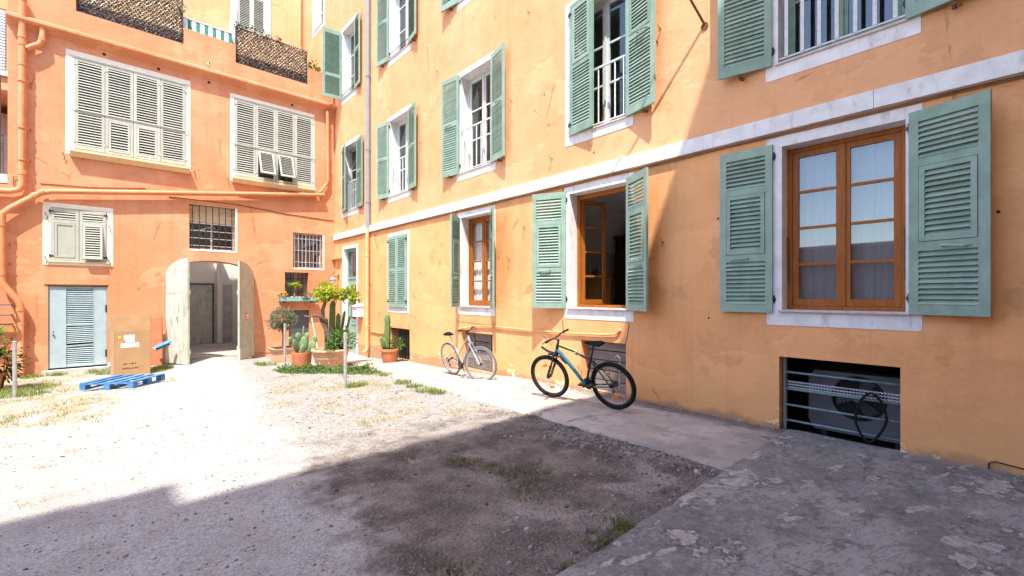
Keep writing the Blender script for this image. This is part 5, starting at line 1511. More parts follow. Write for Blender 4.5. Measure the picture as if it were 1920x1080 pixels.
CITY = dict(wb=1.03, frame='white_paint', seat_tube_top=(.27,0,.62), head=((.845,0,.765),(.80,0,.905)), stay=.80,
    top_tube=[(.808,0,.875),(.55,0,.66),(.37,0,.50)], tt_r=.0155, down_tube=[(.838,0,.79),(.72,0,.63),(.57,0,.45),(.445,0,.295)], dt_r=.018, dt_mat='white_paint',
    accents=[('stripe',[(.79,.018,.725),(.66,.019,.555)],.005,'pink_paint'),('stripe',[(.79,-.018,.725),(.66,-.019,.555)],.005,'pink_paint'),('stripe',[(.74,0,.835),(.60,0,.72)],.005,'pink_paint')],
    fork='white_paint', steer=math.radians(27), bar_w=.29, tyre='rubber_grey', rim='silver', refl=False, post=.26, postmat='silver', crank=math.radians(20), dark=False, guard=False,
    extras=[([(.32,.05,.30),(.26,.10,.15),(.18,.15,.02)],.008,'iron','kickstand'), ([(.10,-.075,.40),(.02,-.08,.36),(-.03,-.08,.28)],.014,'white_paint','chain_guard')])
bicycle('bicycle', 'white and pink trail bicycle leaning on wall below the narrow wooden window', (5.28,7.62,gz(5.2,7.6)+.035), math.radians(-92), math.radians(13), .345, .02, CITY)

# ------------------------------------------------------------------ pallets, boxes, posts
def pallet(name, label, loc, rot, L=1.0, Wd=.8):
    r = thing(name, label, 'pallet', loc, rot)
    def p(nm, x0,x1,y0,y1,z0,z1):
        m = MB(); m.bbox(x0,x1,y0,y1,z0,z1,.004); return link(nm, m.mesh(nm, M['pallet_blue']), r)
    for k in range(3):
        y = lerp(-Wd/2+.05, Wd/2-.05, k/2)
        p('skid', -L/2, L/2, y-.05, y+.05, 0, .022)
        for q in range(3):
            x = lerp(-L/2+.07, L/2-.07, q/2); p('block', x-.07, x+.07, y-.05, y+.05, .023, .10)
    for q in range(3):
        x = lerp(-L/2+.06, L/2-.06, q/2); p('cross_board', x-.06, x+.06, -Wd/2, Wd/2, .101, .120)
    for k in range(5):
        y = lerp(-Wd/2+.055, Wd/2-.055, k/4); hw = .055 if k in (0,2,4) else .045
        p('deck_board', -L/2, L/2, y-hw, y+hw, .121, .142)
    return r
pallet('pallet', 'blue wooden pallet lying on gravel in front of the cardboard boxes', (.22,12.05,gz(0,12)+.03), (0,math.radians(1.0),math.radians(57)), 1.02, .92)
bp_ = thing('blue_board', 'short bright blue boards sticking out behind the tall cardboard box', 'board', (.95,14.85,.2)); O = (.95,14.85,.2)
for dz, ln in ((0,.36),(.055,.33)):
    m = MB(); m.bbox(-.17,ln-.17,-.045,.045,-.02,.02,.004); m.xf(Matrix.Translation((1.02,14.82+dz,.30-dz)) @ Matrix.Rotation(math.radians(-24),4,'Y') @ Matrix.Rotation(math.radians(50),4,'X')); m.build('board', M['pallet_blue'], bp_, O)
m = MB(); m.tube([(.80,14.80,.22),(.90,14.80,.225)], .012, 6); m.build('strap', M['paper'], bp_, O)

bx = thing('cardboard_box', 'tall open brown cardboard box with white labels against the orange wall', 'box', (.34,14.05,-.25)); O = (.34,14.05,-.25)
R = Matrix.Translation((.36,14.16,gz(.36,14)-.0)) @ Matrix.Rotation(math.radians(8),4,'Z')
def bxp(nm, vs, fs, mat='card', parent=None):
    m = MB(); m.add(vs, fs); m.xf(R); return m.build(nm, M[mat], parent or bx, O)
w_, d_, h_ = .66, .54, 1.06; t = .008
def slab(nm, a, b, up, nrm, mat='card'):
    """a thin board from edge a-b rising along up"""
    a, b, up, nrm = Vector(a), Vector(b), Vector(up), Vector(nrm)*t
    q = [a, b, b+up, a+up]; vs = q + [p+nrm for p in q]
    return bxp(nm, vs, [(0,1,2,3),(7,6,5,4),(0,4,5,1),(1,5,6,2),(2,6,7,3),(3,7,4,0)], mat)
slab('front_panel', (-w_/2,-d_/2,0),(w_/2,-d_/2,0),(0,0,h_),(0,1,0)); slab('side_panel', (w_/2,-d_/2,0),(w_/2,d_/2,0),(0,0,h_),(-1,0,0))
slab('side_panel', (-w_/2,d_/2,0),(-w_/2,-d_/2,0),(0,0,h_),(1,0,0)); slab('back_panel', (w_/2,d_/2,0),(-w_/2,d_/2,0),(0,0,h_),(0,-1,0))
slab('flap', (-w_/2+.004,-d_/2,h_+.004),(w_/2-.004,-d_/2,h_+.004),(.01,.03,.38),(0,1,0)); slab('flap', (w_/2,-d_/2+.01,h_+.004),(w_/2,d_/2-.01,h_+.004),(.03,0,.37),(-1,0,0))
slab('flap', (-w_/2,d_/2-.01,h_+.004),(-w_/2,-d_/2+.01,h_+.004),(-.02,0,.34),(1,0,0))
yf = -d_/2-.0015
def sticker(nm, x0, x1, z0, z1, mat): bxp(nm, [(x0,yf,z0),(x1,yf,z0),(x1,yf-.001,z1),(x0,yf-.001,z1)], [(0,1,2,3)], mat)
sticker('paper_label', -.165,.035,.87,.975,'paper'); sticker('paper_label', -.135,.03,.80,.858,'paper'); sticker('paper_label', -.22,.115,.68,.785,'paper')
m = MB(); m.tube([(-.24,yf,.93),(-.24,yf-.002,.93)], .032, 14); m.xf(R); m.build('round_sticker', M['yellow_dot'], bx, O)
m = MB(); rnd = random.Random(5)
for i, x in enumerate((-.16,-.115,-.06,.0,.045)): # worn print: handling marks and a line of small dark letters
    m.box(x-.012*(1+i%2),x+.012,yf-.0012,yf-.0004,.275+.006*(i%3),.305)
x = -.20
while x < .10:
    wv = rnd.uniform(.008,.02); m.box(x,x+wv*.35,yf-.0012,yf-.0004,.17,.205); m.box(x+wv*.35,x+wv*.8,yf-.0012,yf-.0004,.17+rnd.choice((0,.014,.027)),.178+rnd.choice((0,.014,.027))); x += wv+.004
for a_, b_ in ((.01,.07),(.075,.10)): m.box(a_,b_,yf-.003,yf-.0015,.755,.762)
m.box(.055,.095,yf-.003,yf-.0015,.715,.727)
m.xf(R); m.build('print', M['ink'], bx, O)
bxp('paper_label', [(w_/2+.0015,-.20,.88),(w_/2+.0015,-.08,.88),(w_/2+.0025,-.08,.99),(w_/2+.0025,-.20,.99)], [(0,1,2,3)], 'paper')
b2 = thing('cardboard_box', 'reddish brown folded cardboard behind the tall open box', 'box', (.86,14.95,-.27)); O = (.86,14.95,-.27)
m = MB(); m.add([(.70,15.05,-.27),(1.03,14.98,-.27),(1.03,15.30,.98),(.72,15.36,.94)], [(0,1,2,3)]); m.add([(.70,15.07,-.27),(1.03,15.0,-.27),(1.03,15.32,.98),(.72,15.38,.94)], [(3,2,1,0)])
m.add([(1.03,14.98,-.27),(1.06,15.25,-.27),(1.05,15.40,1.15),(1.03,15.30,.98)], [(0,1,2,3)]); m.build('panel', M['card_dark'], b2, O)
cp = thing('cup', 'small white and blue cup dropped at the wall beside the box', 'cup', (.0,15.0,gz(0,15))); O = (0,15.0,gz(0,15))
m = MB(); m.lathe([(.035,0),(.045,.14)], (0.0,15.0,gz(0,15)+.09), 12); m.build('cup_wall', M['plastic_white'], cp, O, smooth=True)
m = MB(); m.lathe([(.042,0),(.046,.09)], (0.015,14.97,gz(0,15)+.0), 12); m.build('cup_base', M['blue_paint'], cp, O, smooth=True)

def post(x, y, h, label, ry=0):
    r = thing('post', label, 'post', (x,y,gz(x,y)), (math.radians(ry),0,0), 'galvanised posts in the gravel')
    m = MB(); m.tube([(0,0,-.1),(0,0,h)], .030, 12); p = link('pole', m.mesh('pole', M['galv']), r); autosmooth(p)
    m = MB(); m.lathe([(.032,h-.006),(.033,h+.004),(.02,h+.014)], (0,0,0), 12); link('cap', m.mesh('cap', M['galv']), r)
    m = MB()
    for k in range(8):
        m.tube([(0,.029,.15+k*.09),(0,.032,.15+k*.09)], .008, 6)
    link('bolt_hole', m.mesh('bolt_hole', M['iron']), r)
post(3.21,8.11,1.00,'galvanised post standing nearest, in front of the big round planter',-.5)
post(3.33,12.38,1.14,'galvanised post between the square planter and the prickly pear')
post(-1.30,12.15,1.02,'galvanised post in the weeds at the far left beside leafy pots')

# ------------------------------------------------------------------ pots and plants
def rndv(r, s=1): return Vector((r.uniform(-1,1), r.uniform(-1,1), r.uniform(-1,1)))*s
def leaf_ball(mb, c, rad, n, L, w, r, squash=1.0, hollow=.45, lump=.25, seed=0):
    """leaves through a lumpy crown"""
    c = Vector(c)
    for i in range(n):
        d = rndv(r)
        while d.length > 1 or d.length < .05: d = rndv(r)
        d.normalize()
        k = hollow + (1-hollow)*r.random()**.6
        lm = 1 + lump*mnoise.noise(d*2.2 + Vector((seed,0,0)))*2
        p = c + Vector((d.x, d.y, d.z*squash))*rad*k*lm
        dd = (d + rndv(r,.8)).normalized()
        mb.leaf(p, dd, Vector((0,0,1)) + rndv(r,.5), L*r.uniform(.7,1.3), w*r.uniform(.7,1.2))

def round_pot(name, label, x, y, prof, mat, soil_z, soil_r, z=None, deco=None, n=28):
    z = gz(x,y)+.0 if z is None else z
    r = thing(name, label, 'plant pot', (x,y,z))
    m = MB(); m.lathe(prof, (0,0,0), n); o = link('body', m.mesh('body', mat), r); autosmooth(o, 30)
    m = MB(); m.lathe([(soil_r,soil_z-.01),(soil_r*.6,soil_z+.012),(.01,soil_z+.02)], (0,0,0), n); link('soil', m.mesh('soil', M['soil'], True), r)
    if deco:
        m = MB()
        for k in range(deco[0]):
            a = 2*math.pi*k/deco[0]; rr, zz = deco[1], deco[2]
            pts = [((rr+.012*math.sin(t*.8))*math.cos(a+.12*t/4), (rr+.012*math.sin(t*.8))*math.sin(a+.12*t/4), zz+.03*math.sin(t*1.4)) for t in range(6)]
            m.tube(pts, .011, 5)
        link('relief', m.mesh('relief', mat, True), r)
    return r
def pot_prof(r0, r1, h, rim=.02, rh=.06):
    return [(r0*.96,0),(r0,.01),(r1-.012,h-rh),(r1+rim*.6,h-rh+.004),(r1+rim,h-rh*.5),(r1+rim*.8,h),(r1-.012,h),(r1-.03,h-.05)]
T_ = M['terracotta']

# big round planter with gnarled tree, cactus and a jade bush
bpx, bpy_ = 4.12, 11.35; bz = gz(bpx,bpy_)
round_pot('round_planter', 'large round pale terracotta planter with garland relief and thick rim', bpx, bpy_, [(.26,0),(.29,.02),(.33,.10),(.385,.24),(.40,.27),(.40,.30),(.415,.32),(.43,.40),(.455,.43),(.46,.46),(.44,.48),(.40,.48),(.38,.42)], M['terracotta_pale'], .43, .39, deco=(9,.345,.15), n=36)
r = random.Random(11)
tr = thing('tree', 'small gnarled tree with lime green leaves growing in the large round planter', 'tree', (bpx,bpy_,bz+.42)); O = (bpx,bpy_,bz+.42)
m = MB()
tw = [(4.10,11.3,bz+.42),(4.06,11.3,.50),(4.00,11.32,.72),(3.93,11.34,.88),(3.88,11.35,1.00)]
m.tube(tw, [.065,.058,.052,.048,.04], 9)
m.tube([(3.93,11.34,.88),(3.85,11.3,1.06),(3.72,11.28,1.10),(3.60,11.3,1.06),(3.48,11.33,1.09)], [.045,.040,.032,.024,.014], 8)
m.tube([(3.96,11.33,.80),(3.93,11.36,1.05),(3.92,11.34,1.25),(3.97,11.3,1.42),(4.08,11.28,1.52),(4.24,11.3,1.56),(4.38,11.3,1.50),(4.46,11.32,1.38)], [.045,.045,.045,.042,.036,.028,.02,.012], 8)
m.tube([(3.95,11.3,1.38),(3.92,11.3,1.55),(3.95,11.28,1.68)], [.03,.022,.012], 7); m.tube([(4.10,11.28,1.53),(4.14,11.3,1.66),(4.22,11.3,1.74)], [.026,.02,.01], 7); m.tube([(4.28,11.3,1.56),(4.45,11.28,1.66),(4.62,11.3,1.64)], [.022,.016,.008], 7)
m.v = [tuple(Vector(p)+rndv(r,.006)) for p in m.v]
m.build('trunk', M['bark'], tr, O, smooth=True)
m = MB()
for c, rad, n_ in (((3.95,11.27,1.70),.17,70),((3.86,11.3,1.58),.13,40),((4.06,11.25,1.62),.13,40),((4.42,11.26,1.66),.17,65),((4.62,11.28,1.60),.15,55),((4.28,11.25,1.62),.12,30),((4.74,11.3,1.53),.10,26)):
    leaf_ball(m, c, rad*1.12, int(n_*1.25), .13, .08, r, .8, .25)
m.build('crown', M['leaf_bright'], tr, O)
def column_cactus(cols, label, O, ribs=8, parent_name='cactus'):
    c_ = thing(parent_name, label, 'cactus', O)
    for (x,y,z0,h,r0,tilt) in cols:
        m = MB(); prof = []
        for k in range(15):
            t = k/14; rr = r0*(1-.12*t)*(1 if t < .9 else math.sqrt(max(.02,1-((t-.9)/.1)**2))); prof.append((max(rr,.004), h*t))
        m.lathe(prof, (0,0,0), ribs*4, rib=lambda a: 1+.20*math.cos(ribs*a)); m.xf(Matrix.Translation((x,y,z0)) @ Matrix.Rotation(math.radians(tilt),4,'Y')); 
        s = m.build('column', M['cactus'], c_, O, smooth=True)
        m = MB(); rr_ = random.Random(int(h*100))
        for k in range(ribs):
            a = 2*math.pi*k/ribs
            for q in range(int(h/.05)):
                z = .04+q*.05; p = Vector((r0*1.18*(1-.12*z/h)*math.cos(a), r0*1.18*(1-.12*z/h)*math.sin(a), z))
                for e in range(2): m.tube([p, p+Vector((math.cos(a),math.sin(a),0))*.016+rndv(rr_,.012)], .0015, 3, cap=False)
        m.xf(Matrix.Translation((x,y,z0)) @ Matrix.Rotation(math.radians(tilt),4,'Y')); m.build('spines', M['cream_trim'], s, O, kind='stuff')
    return c_
column_cactus([(4.20,11.50,bz+.42,1.28,.072,1),(4.32,11.45,bz+.42,.95,.055,2),(4.10,11.55,bz+.42,.85,.05,-2),(4.40,11.56,bz+.42,1.02,.035,9),(4.46,11.5,bz+.42,.9,.028,14)], 'clump of tall ribbed column cactus behind the gnarled tree trunk', (4.2,11.5,bz+.42))
jb = thing('bush', 'round dark green jade bush spilling over right side of round planter', 'bush', (4.38,11.22,bz+.44)); O = (4.38,11.22,bz+.44)
m = MB(); leaf_ball(m, (4.36,11.20,bz+.70), .33, 520, .075, .055, r, .80, .35, .3, 3); leaf_ball(m, (4.02,11.05,bz+.52), .16, 110, .06, .045, r, .5, .3, .2, 5); m.build('foliage', M['leaf_mid'], jb, O)
m = MB()
for k in range(9): m.tube([(4.33+r.uniform(-.05,.05),11.22,bz+.43),(4.36+r.uniform(-.22,.22),11.2+r.uniform(-.2,.2),bz+.75)], [.02,.008], 6)
m.build('stems', M['bark'], jb, O)

# prickly pear in a red pot
ppx, ppy = 3.63, 12.0; pz = gz(ppx,ppy)
round_pot('cylindrical_pot', 'deep red terracotta pot holding the prickly pear', ppx, ppy, [(.20,0),(.205,.01),(.235,.36),(.245,.40),(.245,.42),(.225,.42),(.21,.36)], T_, .38, .22)
pp = thing('prickly_pear', 'prickly pear cactus with flat blue green pads in a red pot', 'cactus', (ppx,ppy,pz+.38)); O = (ppx,ppy,pz+.38)
def pad(x,y,z,L,w,yaw,pitch,tm='pad'):
    m = MB(); n_, q_ = 9, 14
    for i in range(n_+1):
        t = i/n_; wr = w*math.sin(math.pi*(.06+.94*t))**.62*(.55+.45*t) if 0<t<1 else .012; 
        for k in range(q_):
            a = 2*math.pi*k/q_; m.v.append((wr*math.cos(a), .028*math.sin(a)*(wr/w)**.5, L*t))
    for i in range(n_):
        for k in range(q_): m.f.append((i*q_+k,i*q_+(k+1)%q_,(i+1)*q_+(k+1)%q_,(i+1)*q_+k)); m.m.append(0)
    m.f += [tuple(reversed(range(q_))), tuple(n_*q_+k for k in range(q_))]; m.m += [0,0]
    m.xf(Matrix.Translation((x,y,z)) @ Matrix.Rotation(math.radians(yaw),4,'Z') @ Matrix.Rotation(math.radians(pitch),4,'Y'))
    m.build('pad', M[tm], pp, O, smooth=True)
b0 = pz+.37
for a_ in ((ppx-.02,ppy-.12,b0,.24,.105,20,2),(ppx-.10,ppy-.02,b0+.02,.40,.12,35,-24),(ppx+.02,ppy,b0+.02,.42,.12,-25,4),(ppx+.12,ppy,b0,.38,.11,-10,30),(ppx-.20,ppy-.02,b0+.26,.24,.10,30,-38),(ppx-.06,ppy+.02,b0+.33,.22,.10,10,-10),(ppx+.10,ppy+.02,b0+.34,.20,.09,-40,12),(ppx+.24,ppy,b0+.20,.26,.10,-20,22),(ppx+.04,ppy+.05,b0+.40,.30,.025,0,3),(ppx+.2,ppy-.08,b0+.02,.30,.09,-60,20)): pad(*a_)

# square planter with a clipped olive
sqx, sqy = 3.68, 13.9; sz = gz(sqx,sqy)
sp_ = thing('square_planter', 'square pale terracotta planter with moulded rim holding the olive', 'plant pot', (sqx,sqy,sz)); O = (sqx,sqy,sz)
def frus(m, a, b, z0, z1): m.add([(sqx-a,sqy-a,z0),(sqx+a,sqy-a,z0),(sqx+a,sqy+a,z0),(sqx-a,sqy+a,z0),(sqx-b,sqy-b,z1),(sqx+b,sqy-b,z1),(sqx+b,sqy+b,z1),(sqx-b,sqy+b,z1)], [(0,3,2,1),(4,5,6,7),(0,1,5,4),(1,2,6,5),(2,3,7,6),(3,0,4,7)])
m = MB(); frus(m,.25,.275,sz,sz+.34); m.build('body', M['terracotta_pale'], sp_, O)
m = MB(); frus(m,.31,.33,sz+.342,sz+.40); m.build('rim', M['terracotta_pale'], sp_, O)
m = MB(); frus(m,.26,.25,sz+.402,sz+.415); m.build('soil', M['soil'], sp_, O)
ol = thing('olive_tree', 'clipped grey green olive standard with a ball crown in a square planter', 'tree', (sqx,sqy,sz+.4)); O = (sqx,sqy,sz+.4)
m = MB(); m.tube([(sqx,sqy,sz+.4),(sqx+.015,sqy,sz+.7),(sqx-.005,sqy,sz+.98),(sqx+.01,sqy,sz+1.2)], [.028,.024,.022,.015], 8)
for k in range(14):
    a = k*2.4; m.tube([(sqx,sqy,sz+.95+.012*k),(sqx+.22*math.cos(a),sqy+.22*math.sin(a),sz+1.05+.022*k)], [.01,.004], 5)
m.build('trunk', M['stem'], ol, O)
m = MB(); leaf_ball(m, (sqx,sqy,sz+1.22), .36, 1900, .085, .028, r, .85, .35, .16, 9); m.build('crown', M['leaf_olive'], ol, O)

# euphorbia pot by the wall
ex, ey = 5.42, 10.75; ez = gz(ex,ey)+.035
round_pot('tapered_pot', 'tapered terracotta pot with rim against the yellow wall', ex, ey, pot_prof(.17,.235,.36,.02,.07), T_, .30, .215, z=ez)
eu = thing('cactus', 'upright euphorbia cactus with short leaves in the tapered pot by the wall', 'cactus', (ex-.05,ey,ez+.3)); O = (ex-.05,ey,ez+.3)
m = MB(); pr = [(.045,0),(.062,.15),(.055,.35),(.066,.5),(.058,.68),(.064,.82),(.05,.93),(.01,.97)]
m.lathe(pr, (ex-.06,ey,ez+.3), 24, rib=lambda a: 1+.38*math.cos(4*a)); m.build('column', M['cactus'], eu, O, smooth=True)
m = MB(); m.lathe([(.03,0),(.045,.2),(.04,.36),(.008,.42)], (0,0,0), 20, rib=lambda a: 1+.35*math.cos(4*a)); m.xf(Matrix.Translation((ex-.14,ey-.02,ez+.3)) @ Matrix.Rotation(math.radians(-16),4,'Y')); m.build('column', M['cactus'], eu, O, smooth=True)
m = MB()
for q in range(70):
    z = ez+.34+r.random()*.9; a = (q%4)*math.pi/2+r.uniform(-.2,.2); m.leaf(Vector((ex-.06+.08*math.cos(a),ey+.08*math.sin(a),z)), Vector((math.cos(a),math.sin(a),.4)), Vector((0,0,1)), r.uniform(.03,.06), .025)
m.build('leaf_tufts', M['leaf_mid'], eu, O)
sb = thing('bush', 'small bright green leafy bush beside the euphorbia in the same pot', 'bush', (ex+.14,ey-.05,ez+.3)); O = (ex+.14,ey-.05,ez+.3)
m = MB(); leaf_ball(m, (ex+.14,ey-.08,ez+.46), .20, 190, .075, .05, r, .8, .3, .3, 2); m.build('foliage', M['leaf_mid'], sb, O)

# window trough with plants, on the orange wall
tg = thing('plant_trough', 'long teal painted plant trough fixed below the barred little window', 'planter', (4.55,E-.14,1.42)); O = (4.55,E-.14,1.42)
tx0, tx1, ty0, ty1, tz0, tz1 = 3.98, 5.10, E-.27, E-.005, 1.40, 1.52
m = MB(); m.box(tx0,tx1,ty0,ty0+.02,tz0,tz1); m.box(tx0,tx1,ty1-.02,ty1,tz0,tz1); m.box(tx0,tx0+.02,ty0+.02,ty1-.02,tz0,tz1); m.box(tx1-.02,tx1,ty0+.02,ty1-.02,tz0,tz1); m.box(tx0+.02,tx1-.02,ty0+.02,ty1-.02,tz0,tz0+.02); m.build('box', M['teal'], tg, O)
m = MB(); m.box(tx0+.021,tx1-.021,ty0+.021,ty1-.021,tz0+.021,tz1-.02); m.build('soil', M['soil'], tg, O)
m = MB(); m.box(4.1,4.13,E-.25,E,1.36,1.399); m.box(4.95,4.98,E-.25,E,1.36,1.399); split('bracket', m, M['iron'], tg, O)
yc_ = E-.15
um = thing('umbrella_plant', 'lime green umbrella plant with drooping leaf rosette in the teal trough', 'plant', (4.42,yc_,1.5)); O = (4.42,yc_,1.5)
m = MB(); m.tube([(4.40,yc_,1.50),(4.40,yc_,1.72),(4.41,yc_-.02,1.92)], [.018,.016,.012], 7); m.tube([(4.43,yc_,1.50),(4.46,yc_,1.70),(4.48,yc_,1.86)], [.014,.012,.008], 7); m.build('stem', M['stem'], um, O)
m = MB()
for c in ((4.41,yc_-.02,1.93),(4.49,yc_,1.87),(4.36,yc_-.03,1.89)):
    for k in range(26):
        a = k*2.399; e = r.uniform(-.15,.75); m.leaf(Vector(c), Vector((math.cos(a),math.sin(a)*.8,e)), Vector((0,0,1)), r.uniform(.14,.24), .05)
m.build('crown', M['leaf_bright'], um, O)
fl = thing('flowers', 'yellow flowering plant at the left end of the teal trough', 'plant', (4.08,yc_,1.5)); O = (4.08,yc_,1.5)
m = MB(); leaf_ball(m, (4.08,yc_-.02,1.58), .12, 60, .06, .035, r, .8, .3); m.build('foliage', M['leaf_mid'], fl, O)
m = MB(); leaf_ball(m, (4.09,yc_-.04,1.63), .11, 60, .04, .04, r, .7, .6); m.build('blossoms', M['flower'], fl, O)
for x, lab, mt, n_ in ((4.68,'grey green trailing succulent next to the umbrella plant in the teal trough','leaf_olive',110),(4.80,'small dark green tuft between two trailing succulents in the teal trough','leaf_dark',80),(5.00,'brownish green succulent at the right end of the teal trough','leaf_olive',120)):
    t_ = thing('succulent', lab, 'plant', (x,yc_,1.5)); O = (x,yc_,1.5)
    m = MB(); leaf_ball(m, (x,yc_-.03,1.57), .11, n_, .07, .022, r, .9, .3, .2, x)
    for k in range(8): m.leaf(Vector((x+r.uniform(-.06,.06),ty0+.01,1.53)), Vector((r.uniform(-.3,.3),-.35,-1)), Vector((0,-1,0)), .10, .025)
    m.build('foliage', M[mt], t_, O)

# leafy pots at the far left edge
lx, ly = -1.80, 13.35; lz = gz(lx,ly)
round_pot('garden_pot', 'terracotta pot half out of frame at far left under strap leaves', lx, ly, pot_prof(.17,.23,.38,.02,.06), T_, .33, .21)
def rosette(c, n_, L, w, mb, up=.4):
    for k in range(n_):
        a = k*2.399+r.uniform(-.3,.3); e = r.uniform(-.35,1.1)+up
        d0 = Vector((math.cos(a),math.sin(a),e)).normalized(); p = Vector(c); Ls = L*r.uniform(.7,1.15)
        side = d0.cross(Vector((0,0,1))).normalized()*w*.5; pts = []; d_ = d0.copy()
        for s_ in range(5):
            pts.append((p.copy(), [1,1.15,.9,.55,.05][s_])); p += d_*Ls/4; d_ = (d_+Vector((0,0,-.22))).normalized()
        for s_ in range(4):
            (a0,wa),(a1,wb_) = pts[s_],pts[s_+1]; mb.add([a0-side*wa,a0+side*wa,a1+side*wb_,a1-side*wb_],[(0,1,2,3)])
yu = thing('yucca', 'bushy strap leaved yucca beside the drain pipe at far left', 'plant', (lx,ly,lz+.35)); O = (lx,ly,lz+.35)
m = MB(); rosette((-1.72,13.3,.74),46,.46,.05,m); rosette((-1.85,13.35,.50),34,.42,.05,m); rosette((-1.62,13.25,.40),30,.38,.045,m,.2); rosette((-1.95,13.5,.85),30,.4,.05,m); m.build('leaves', M['yucca'], yu, O)
m = MB(); m.tube([(lx,ly,lz+.33),(-1.75,13.32,.74)], [.03,.025], 7); m.tube([(lx,ly,lz+.33),(-1.86,13.36,.5)], .025, 7); m.build('stem', M['stem'], yu, O)
lb_ = thing('shrub', 'dark leaved shrub behind the galvanised post at far left', 'shrub', (-1.62,13.6,gz(-1.6,13.6))); O = (-1.62,13.6,gz(-1.6,13.6))
m = MB(); leaf_ball(m, (-1.66,13.55,.22), .34, 330, .11, .05, r, 1.2, .3, .3, 1); m.build('foliage', M['leaf_dark'], lb_, O)
m = MB()
for k in range(7): m.tube([(-1.63,13.58,O[2]),(-1.66+r.uniform(-.2,.2),13.55+r.uniform(-.2,.2),.35)], [.015,.006], 5)
m.build('stems', M['stem'], lb_, O)
# terrace greenery
ti = thing('climber', 'small green climbing plant at the right end of the terrace parapet', 'plant', (5.2,E+.4,9.0)); O = (5.2,E+.4,9.0)
m = MB(); leaf_ball(m, (5.15,E+.35,9.32), .20, 170, .10, .07, r, 1.3, .25, .3, 6); leaf_ball(m, (5.3,E+.4,9.15), .2, 90, .10, .07, r, 1.0, .25); m.build('foliage', M['leaf_mid'], ti, O)
iv = thing('ivy', 'dark ivy sprigs along the top of the right willow screen', 'plant', (3.2,E+.15,9.8)); O = (3.2,E+.15,9.8)
m = MB()
for x, z in ((2.82,9.83),(2.9,9.8),(3.3,9.86),(3.6,9.85),(3.72,9.82),(4.0,9.86),(3.05,9.85)): leaf_ball(m, (x,E+.14,z), .10, 26, .07, .05, r, .7, .2)
m.build('foliage', M['leaf_dark'], iv, O)
iv = thing('ivy', 'pale dusty ivy over the middle of left willow screen', 'plant', (.6,E+.15,10.0)); O = (.6,E+.15,10.0)
m = MB()
for x, z in ((.1,10.1),(.3,10.0),(.5,9.95),(.7,10.05),(1.4,9.6),(1.5,9.75)): leaf_ball(m, (x,E+.10,z), .12, 30, .07, .05, r, .8, .2)
m.build('foliage', M['leaf_olive'], iv, O)
sk = thing('broom', 'pale wooden broom handle leaning on orange wall beside grey hatch', 'broom', (4.98,15.2,-.3)); O = (4.98,15.2,-.3)
m = MB(); m.tube([(5.08,15.1,-.28),(4.97,15.48,.92)], .017, 8); m.build('pole', M['cream_trim'], sk, O)
m = MB(); m.box(4.98,5.20,15.06,15.12,-.32,-.27); m.build('head', M['stem'], sk, O)

# ------------------------------------------------------------------ grass, weeds and loose stones
def blades(mb, x, y, n, rad, h, r, w=.010, z=None):
    for i in range(n):
        a = r.random()*6.283; q = rad*math.sqrt(r.random()); px, py = x+q*math.cos(a), y+q*math.sin(a)
        pz_ = gzn(px,py)-.01; hh = h*r.uniform(.45,1.2); b = r.random()*6.283; lean = r.uniform(.1,1.5)*hh
        dx, dy = math.cos(b)*lean, math.sin(b)*lean; sx, sy = -math.sin(b)*w*.5, math.cos(b)*w*.5
        mb.add([(px-sx,py-sy,pz_),(px+sx,py+sy,pz_),(px+dx*.4+sx*.8,py+dy*.4+sy*.8,pz_+hh*.6),(px+dx*.4-sx*.8,py+dy*.4-sy*.8,pz_+hh*.6),(px+dx,py+dy,pz_+hh)], [(0,1,2,3),(3,2,4)])
r = random.Random(21)
g1, g2, g3 = MB(), MB(), MB()
for (x,y,s) in ((2.49,3.55,.6),(2.49,3.43,.8),(2.62,3.11,1.2),(2.57,2.94,.8),(2.89,2.86,1.2),(2.52,2.74,.9),(2.78,2.72,1.0),(2.48,2.57,1.2),(2.15,3.89,.5),(2.34,1.75,.9),(2.57,1.78,.8),(1.51,2.08,.9),(1.42,2.16,.7),(4.08,4.12,.7),(4.15,3.44,.5),(4.17,3.06,.4),(2.7,2.95,1.0),(2.62,2.65,.9),(2.56,3.25,.9),(2.44,3.48,.9)):
    blades(g2, x, y, int(80*s), .11*s+.03, .045, r, .007)
    blades(g1, x, y, int(12*s), .08*s+.03, .05, r, .006)
for (x,y,s) in ((2.62,1.72,1.4),(2.50,1.70,1.2),(2.40,1.69,1.0),(1.98,1.69,1.2),(2.30,1.70,.6),(2.60,1.74,1.0)):
    blades(g2, x, y, int(34*s), .08, .05, r, .007); blades(g1, x, y, int(26*s), .06, .045, r, .006)
for (x,y) in ((2.60,1.74),(2.63,1.76)): blades(g1, x, y, 8, .02, .16, r, .006)
for (x,y,s) in ((3.95,10.1,1),(4.05,9.7,1),(4.30,9.4,1.1),(4.38,8.9,.9),(4.16,7.7,.9),(4.05,7.1,.7),(3.93,6.46,.9),(3.95,6.17,.7),(3.16,13.45,1.2),(3.05,13.7,.8),(3.45,8.15,.9),(3.30,8.0,.6)):
    blades(g1, x, y, int(150*s), .20*s, .10, r, .010)
for i in range(360):         # scattered tufts and dry grass over the sunlit gravel on the right
    y = r.uniform(4.6,10.6); x = r.uniform(1.5+.10*y, edge_x(y)-.05)
    if mnoise.noise((x*.8,y*.8,9)) < -.05: continue
    s = r.uniform(.3,1.0); blades([g1,g2,g3,g3][r.randrange(4)], x, y, int(16*s)+5, .07*s+.02, .04*s+.015, r, .006)
